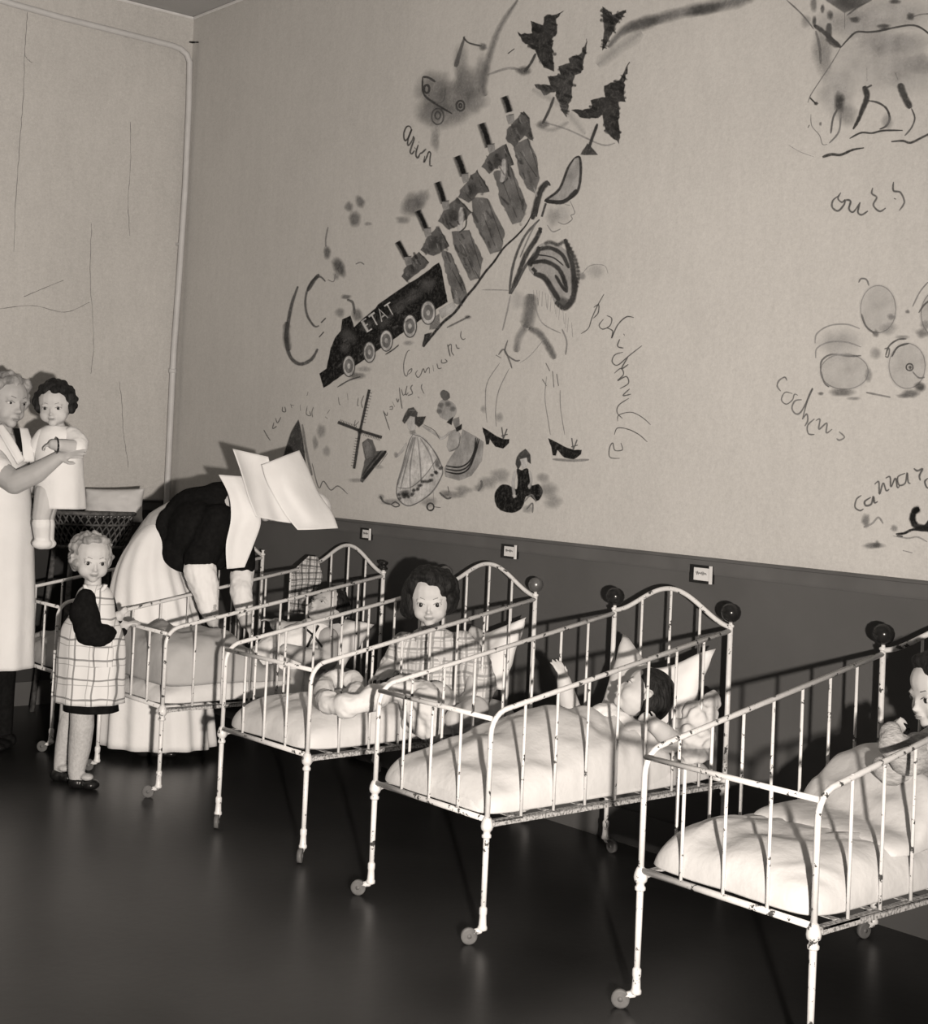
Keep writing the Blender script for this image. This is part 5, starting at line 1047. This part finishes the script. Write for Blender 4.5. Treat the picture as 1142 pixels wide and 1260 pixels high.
mb.chain([P_(560, 875, .0), P_(585, 874, .18), P_(560, 885, .30)], [F.m(22), F.m(17), F.m(13)])
body = obj('body', fuse(mb, .0042, M_SKINL, 4), g2_); face(body, hc, hu, H)
hair(body, hc, hu, H, [((0, -.2, .32), (.90, .90, .84)), ((.78, -.16, .0), (.30, .50, .72)), ((-.70, -.20, .12), (.28, .46, .60)), ((0, -.65, -.1), (.75, .45, .75)), ((.1, .30, .84), (.62, .34, .2)), ((.62, .22, .52), (.28, .36, .34)), ((-.6, .16, .52), (.24, .34, .30)), ((.92, -.2, -.35), (.22, .36, .35))], M_HAIRD, .0055, 80, .17, 8, .09, -.75)
M_BLOUSE = plaid('blouse_check', .60, .22, .36, .042, .22)
mb = MB().chain([P_(530, 786), P_(532, 806), P_(535, 836), P_(540, 862)], [F.m(20), F.m(37), F.m(41), F.m(46)], 18).chain([P_(499, 795, .02), P_(487, 812, .045), P_(478, 822, .07)], [F.m(18), F.m(15), F.m(12)], 12).chain([P_(568, 795, .02), P_(586, 818, .04), P_(592, 842, .08), P_(588, 862, .10)], [F.m(19), F.m(19), F.m(20), F.m(15)], 12)
me = fuse(mb, .006, M_BLOUSE, 6, .5, wnoise(.006, 22))
for v in me.vertices:
    q = v.co-P_(535, 820); k = q.dot(FH); v.co -= FH*k*.10
obj('blouse', me, g2_)
for s in (-1, 1): cloth(F, [((529, 775, .085), (529+s*20, 776, .07)), ((529, 788, .10), (529+s*17, 790, .09))], .006, .006, 5).build('collar', M_BLOUSE, g2_)
# her rolled white sheet
def zp(u, v, z): return on(u, v, 2, z)
path = [zp(u, v, z) for u, v, z in [(438, 856, .54), (440, 842, .56), (425, 834, .57), (405, 838, .56), (397, 852, .54), (404, 864, .53), (425, 869, .53), (452, 862, .55), (480, 850, .57), (508, 848, .57), (530, 862, .55)]]
C = cr([tuple(p) for p in path], 6); rad = [.024+.020*(i/len(C))+.006*math.sin(i*.9) for i in range(len(C))]
mb = MB().tube(C, rad, 12)
for i, p in enumerate(C[::3]): mb.ell(p, rad[min(len(rad)-1, i*3)]*1.02)
mb.chain([zp(500, 850, .57), zp(515, 870, .52), zp(522, 892, .46)], [.045, .05, .045]).chain([zp(520, 862, .55), zp(533, 880, .50), zp(534, 902, .44)], [.04, .04, .03])
tag(obj('bed_sheet', fuse(mb, .006, M_SHEET, 3, .5, wnoise(.006, 26))), 'white sheet rolled into a loop on the sitting girl\'s mattress', 'sheet')

# ---------------------------------------------------------------- sleeping child in the fourth cot
F = Fig(bw(3, .05, -.26, .6)); P_ = F.p
ch = person(P_(790, 890), 'small child with cropped dark hair lying in the cot, fist at mouth', PG)
hc = P_(792, 856, .02); hu = F.m(36); H = frame(V3((-.56, -.44, .58)), V3((.15, .75, .62)))
mb = MB(); head_prims(mb, hc, hu, H, 1.15)
mb.chain([P_(776, 880, -.02), P_(755, 898, -.02)], [F.m(16), F.m(26)]); mb.chain([P_(750, 905), P_(700, 930, .12)], [F.m(34), F.m(32)], 14)
mb.chain([P_(738, 890, -.10), P_(708, 888, -.08), P_(698, 858, -.06), P_(694, 838, -.05)], [F.m(17), F.m(14), F.m(12), F.m(9)]); hand(mb, P_(694, 838, -.05), Z*1-RH*.35, RH*.5-FH*.6, F.m(31), .3, 1)
mb.chain([P_(776, 905, .08), P_(826, 912, .14), P_(816, 901, .18), P_(806, 893, .20)], [F.m(17), F.m(14), F.m(11.5), F.m(9.5)]); hand(mb, P_(806, 893, .20), -RH*.75+Z*.6, -FH+Z*.3, F.m(29), .95, 1)
body = obj('body', fuse(mb, .0042, M_SKINL, 4), ch); face(body, hc, hu, H, eye_open=.35)
hair(body, hc, hu, H, [((0, -.13, .30), (.80, .86, .80)), ((0, -.35, .05), (.77, .66, .72))], M_HAIRD, .0055, 0, .1, 3, .012)
mb = MB().chain([P_(745, 892, .0), P_(776, 906, .06), P_(812, 912, .11)], [F.m(27), F.m(21), F.m(16)], 12); obj('nightshirt', fuse(mb, .007, M_WHITECL, 5, .5, wnoise(.005, 24)), ch)
# crumpled sheet corner beside the pillow
mb = MB().ell(P_(862, 880, .04), (F.m(22), .06, F.m(18))).ell(P_(874, 868, .02), (F.m(12), .03, F.m(20)), Matrix.Rotation(.4, 3, 'Y')).ell(P_(848, 905, .06), (F.m(34), .08, F.m(20))).ell(P_(855, 925, .06), (F.m(18), .06, F.m(14)))
tag(obj('crumpled_sheet', fuse(mb, .006, M_SHEET, 3, .5, lambda co: .016*(1-2*abs(mnoise.noise(co*17)))+.007*mnoise.noise(co*45)-.012)), 'crumpled white sheet corner beside the sleeping child\'s pillow', 'sheet')

# ---------------------------------------------------------------- child at the right edge, in the nearest cot
F = Fig(bw(4, .02, -.42, .55)); P_ = F.p
ce = person(P_(1150, 985), 'dark-haired child in a grey knitted jumper seen in profile at the right edge', PG)
hc = P_(1158, 850, .02); hu = F.m(47); H = frame(-RH*.93-FH*.30-Z*.12, Z*1-RH*.05)
mb = MB(); head_prims(mb, hc, hu, H, 1.15)
mb.chain([P_(1163, 892), P_(1165, 915)], [F.m(17), F.m(24)]); mb.ell(P_(1165, 935), (F.m(50), .10, F.m(34))); mb.chain([P_(1165, 950), P_(1165, 1005)], [F.m(46), F.m(50)], 14)
mb.chain([P_(1160, 922, .13), P_(1120, 930, .18), P_(1098, 905, .17), P_(1108, 893, .12)], [F.m(19), F.m(16), F.m(12), F.m(9)]); hand(mb, P_(1100, 900, .15), RH*.5+Z*.5, -FH-RH*.4, F.m(28), .9, 1)
mb.chain([P_(1165, 1015, .06), P_(1100, 1020, .10), P_(1050, 1025, .12)], [F.m(32), F.m(20), F.m(16)]); mb.chain([P_(1175, 1010, -.08), P_(1105, 1000, -.04), P_(1060, 1005, -.02)], [F.m(32), F.m(20), F.m(16)])
body = obj('body', fuse(mb, .005, M_SKINL, 4), ce); face(body, hc, hu, H)
hair(body, hc, hu, H, [((0, -.2, .30), (.88, .88, .84)), ((.72, -.18, .05), (.28, .46, .62)), ((-.72, -.18, .05), (.28, .46, .62)), ((0, -.65, -.1), (.72, .42, .7)), ((0, .34, .82), (.6, .3, .2))], M_HAIRD, .007, 30, .17, 12, .06, -.4)
M_KNIT = mat('grey_knit', .30, .46, rough=1, scale=60, spec=.03, bump=.5, bscale=120, stretch=(1, 1, 3))
mb = MB().chain([P_(1165, 916), P_(1165, 945), P_(1165, 990)], [F.m(34), F.m(52), F.m(56)], 16).chain([P_(1150, 922, .10), P_(1118, 932, .17), P_(1100, 915, .175), P_(1097, 903, .165)], [F.m(26), F.m(22), F.m(18), F.m(13)], 14).chain([P_(1130, 930, .05), P_(1098, 950, .10), P_(1085, 945, .1)], [F.m(28), F.m(18), F.m(14)])
me = fuse(mb, .006, M_KNIT, 6, .5, wnoise(.007, 18)); obj('jumper', me, ce)
for (u, v, d), r in (((1104, 897, .165), 14), ((1160, 908, .06), 30)): MB().tube([P_(u+r*math.cos(k*.5236), v+r*.55*math.sin(k*.5236), d+.02*math.sin(k*.5236)) for k in range(13)], F.m(2.), 6).build('trim', M_BLACK, ce)
def lap(x, y):
    t = y+.54+.30*x
    b = interp([(0, .0), (.05, .06), (.15, .13), (.30, .145), (.44, .10)], t)*(.75+.25*math.cos(x*5)); return .045+b+.012*nz(x, y, 7, 4)*min(1, b*30)+.008*math.sin(38*(y+x*.4)+5*nz(x, y, 4))*min(1, b*20)
fin('bed_sheet', pad(BM(4), -X0+.055, X0-.010, -.70, -.16, HB+.095, lap, 48, 48, 8, .4), M_SHEET, 'white sheet over the lap of the child at the right edge', 'sheet')

# ---------------------------------------------------------------- child lying in the second cot
F = Fig(bw(1, .03, -.36, .52)); P_ = F.p
cl = person(P_(390, 815), 'small child in a white top lying under the bending nurse, blurred face', PG)
hc = P_(402, 748, .0); hu = F.m(27); H = frame(-RH*.45+Z*.62-FH*.55, RH*.45+Z*.75+FH*.4)
mb = MB(); head_prims(mb, hc, hu, H, 1.12)
mb.chain([P_(394, 768), P_(384, 782)], [F.m(12), F.m(20)]); mb.chain([P_(380, 790), P_(350, 806, .05)], [F.m(27), F.m(26)], 14)
mb.chain([P_(404, 785, .06), P_(404, 812, .12), P_(372, 806, .16), P_(352, 800, .16)], [F.m(13), F.m(12), F.m(10), F.m(8)]); hand(mb, P_(352, 800, .16), -RH+Z*.1, Z-FH*.4, F.m(22), .4, 1)
mb.chain([P_(368, 776, -.06), P_(352, 775, -.05), P_(340, 768, -.02)], [F.m(12), F.m(10), F.m(8)]); hand(mb, P_(340, 768, -.02), -RH+Z*.5, Z, F.m(22), .4, 1)
body = obj('body', fuse(mb, .0045, M_SKIN, 4), cl); face(body, hc, hu, H, eye_open=.5)
hair(body, hc, hu, H, [((0, -.2, .28), (.83, .84, .82))], M_HAIRD, .006, 20, .14, 3, .04)
mb = MB().chain([P_(386, 784), P_(370, 796, .03), P_(340, 808, .06), P_(322, 814, .06)], [F.m(24), F.m(29), F.m(28), F.m(22)], 14); obj('white_top', fuse(mb, .007, M_WHITECL, 5, .5, wnoise(.006, 24)), cl)
for pts in ([(372, 770, .10), (386, 782, .13), (398, 798, .12)], [(392, 770, .10), (384, 784, .13), (376, 800, .13)]): MB().tube([P_(*p) for p in pts], F.m(1.4), 6).build('strap', M_SHOE, cl)

# ---------------------------------------------------------------- checked cloth over the bed head
F = Fig(bw(1, -X0, -.03, .8)); P_ = F.p
M_TOWEL = plaid('towel_check', .50, .05, .18, .030, .30)
cloth(F, [((380, 684, .03), (391, 685, .03)), ((365, 698, .035), (394, 698, .035)), ((357, 708, .04), (397, 712, .035)), ((356, 728, .045), (388, 728, .035)), ((355, 755, .05), (374, 755, .04))], .014, .008, 12, 6, .006, 3).me(M_TOWEL)
tag(cloth(F, [((380, 684, .03), (391, 685, .03)), ((365, 698, .035), (394, 698, .035)), ((357, 708, .04), (397, 712, .035)), ((356, 728, .045), (388, 728, .035)), ((355, 755, .05), (374, 755, .04))], .014, .008, 12, 6, .006, 3).build('checked_cloth', M_TOWEL), 'dark checked cloth hung over the bedhead post beside the nurse', 'cloth')

# ---------------------------------------------------------------- wicker bassinet against the end wall
M_WICK = mat('dark_wicker', .05, .12, rough=.6, scale=60)
p0, p1 = on(58, 630, 0, .34), on(166, 630, 0, .34); zr = (p0.z+p1.z)/2; cy = (p0.y+p1.y)/2; ry = abs(p1.y-p0.y)/2; rx = .19
bs = empty('wicker_bassinet', (.34, cy, 0)); tag(bs, 'dark wicker bassinet on legs against the end wall behind the toddler', 'bassinet')
def bpt(a, f): k = 1-.28*f; return V3((.34+rx*k*math.cos(a), cy+ry*k*math.sin(a), zr-.17*f))
mb = MB()
for s in (1, -1):
    for k in range(36):
        a = 2*math.pi*k/36; mb.tube([bpt(a+s*.5*f/4, f/4) for f in range(5)], .0042, 5)
lat = mb.build('lattice', M_WICK, bs); lat['kind'] = 'stuff'
for f, r in ((0, .011), (.33, .006), (1, .010)): MB().tube([bpt(2*math.pi*k/48, f) for k in range(49)], r, 7).build('rim' if f == 0 else 'hoop', M_WICK, bs)
inner = MB(); n = 32; inner.v = [V3((.34, cy, zr-.15))]+[V3((.34+(rx*k-.012)*math.cos(2*math.pi*i/n), cy+(ry*k-.012)*math.sin(2*math.pi*i/n), z)) for k, z in ((.74, zr-.15), (.98, zr-.02)) for i in range(n)]
inner.f = [(0, 1+i, 1+(i+1) % n) for i in range(n)]+[(1+i, 1+(i+1) % n, 1+n+(i+1) % n, 1+n+i) for i in range(n)]
inner.build('lining', M_BLACK, bs)
for sx in (-1, 1):
    for sy in (-1, 1): MB().tube([(.34+sx*rx*.5, cy+sy*ry*.6, zr-.165), (.34+sx*rx*.8, cy+sy*ry*.8, .0)], .014, 8).build('leg', M_WICK, bs)
F = Fig(V3((.30, cy, zr))); q0, q1 = F.p(105, 622), F.p(176, 622)
cc = F.p(140, 622); 
cushion('pillow', cc, q1-q0, Z, (q1-q0).length*1.05, F.m(42), .09, mat('linen', .55, .62, rough=.95, scale=8, bump=.3), 'pale pillow standing up out of the wicker bassinet', .05, .0, 11)
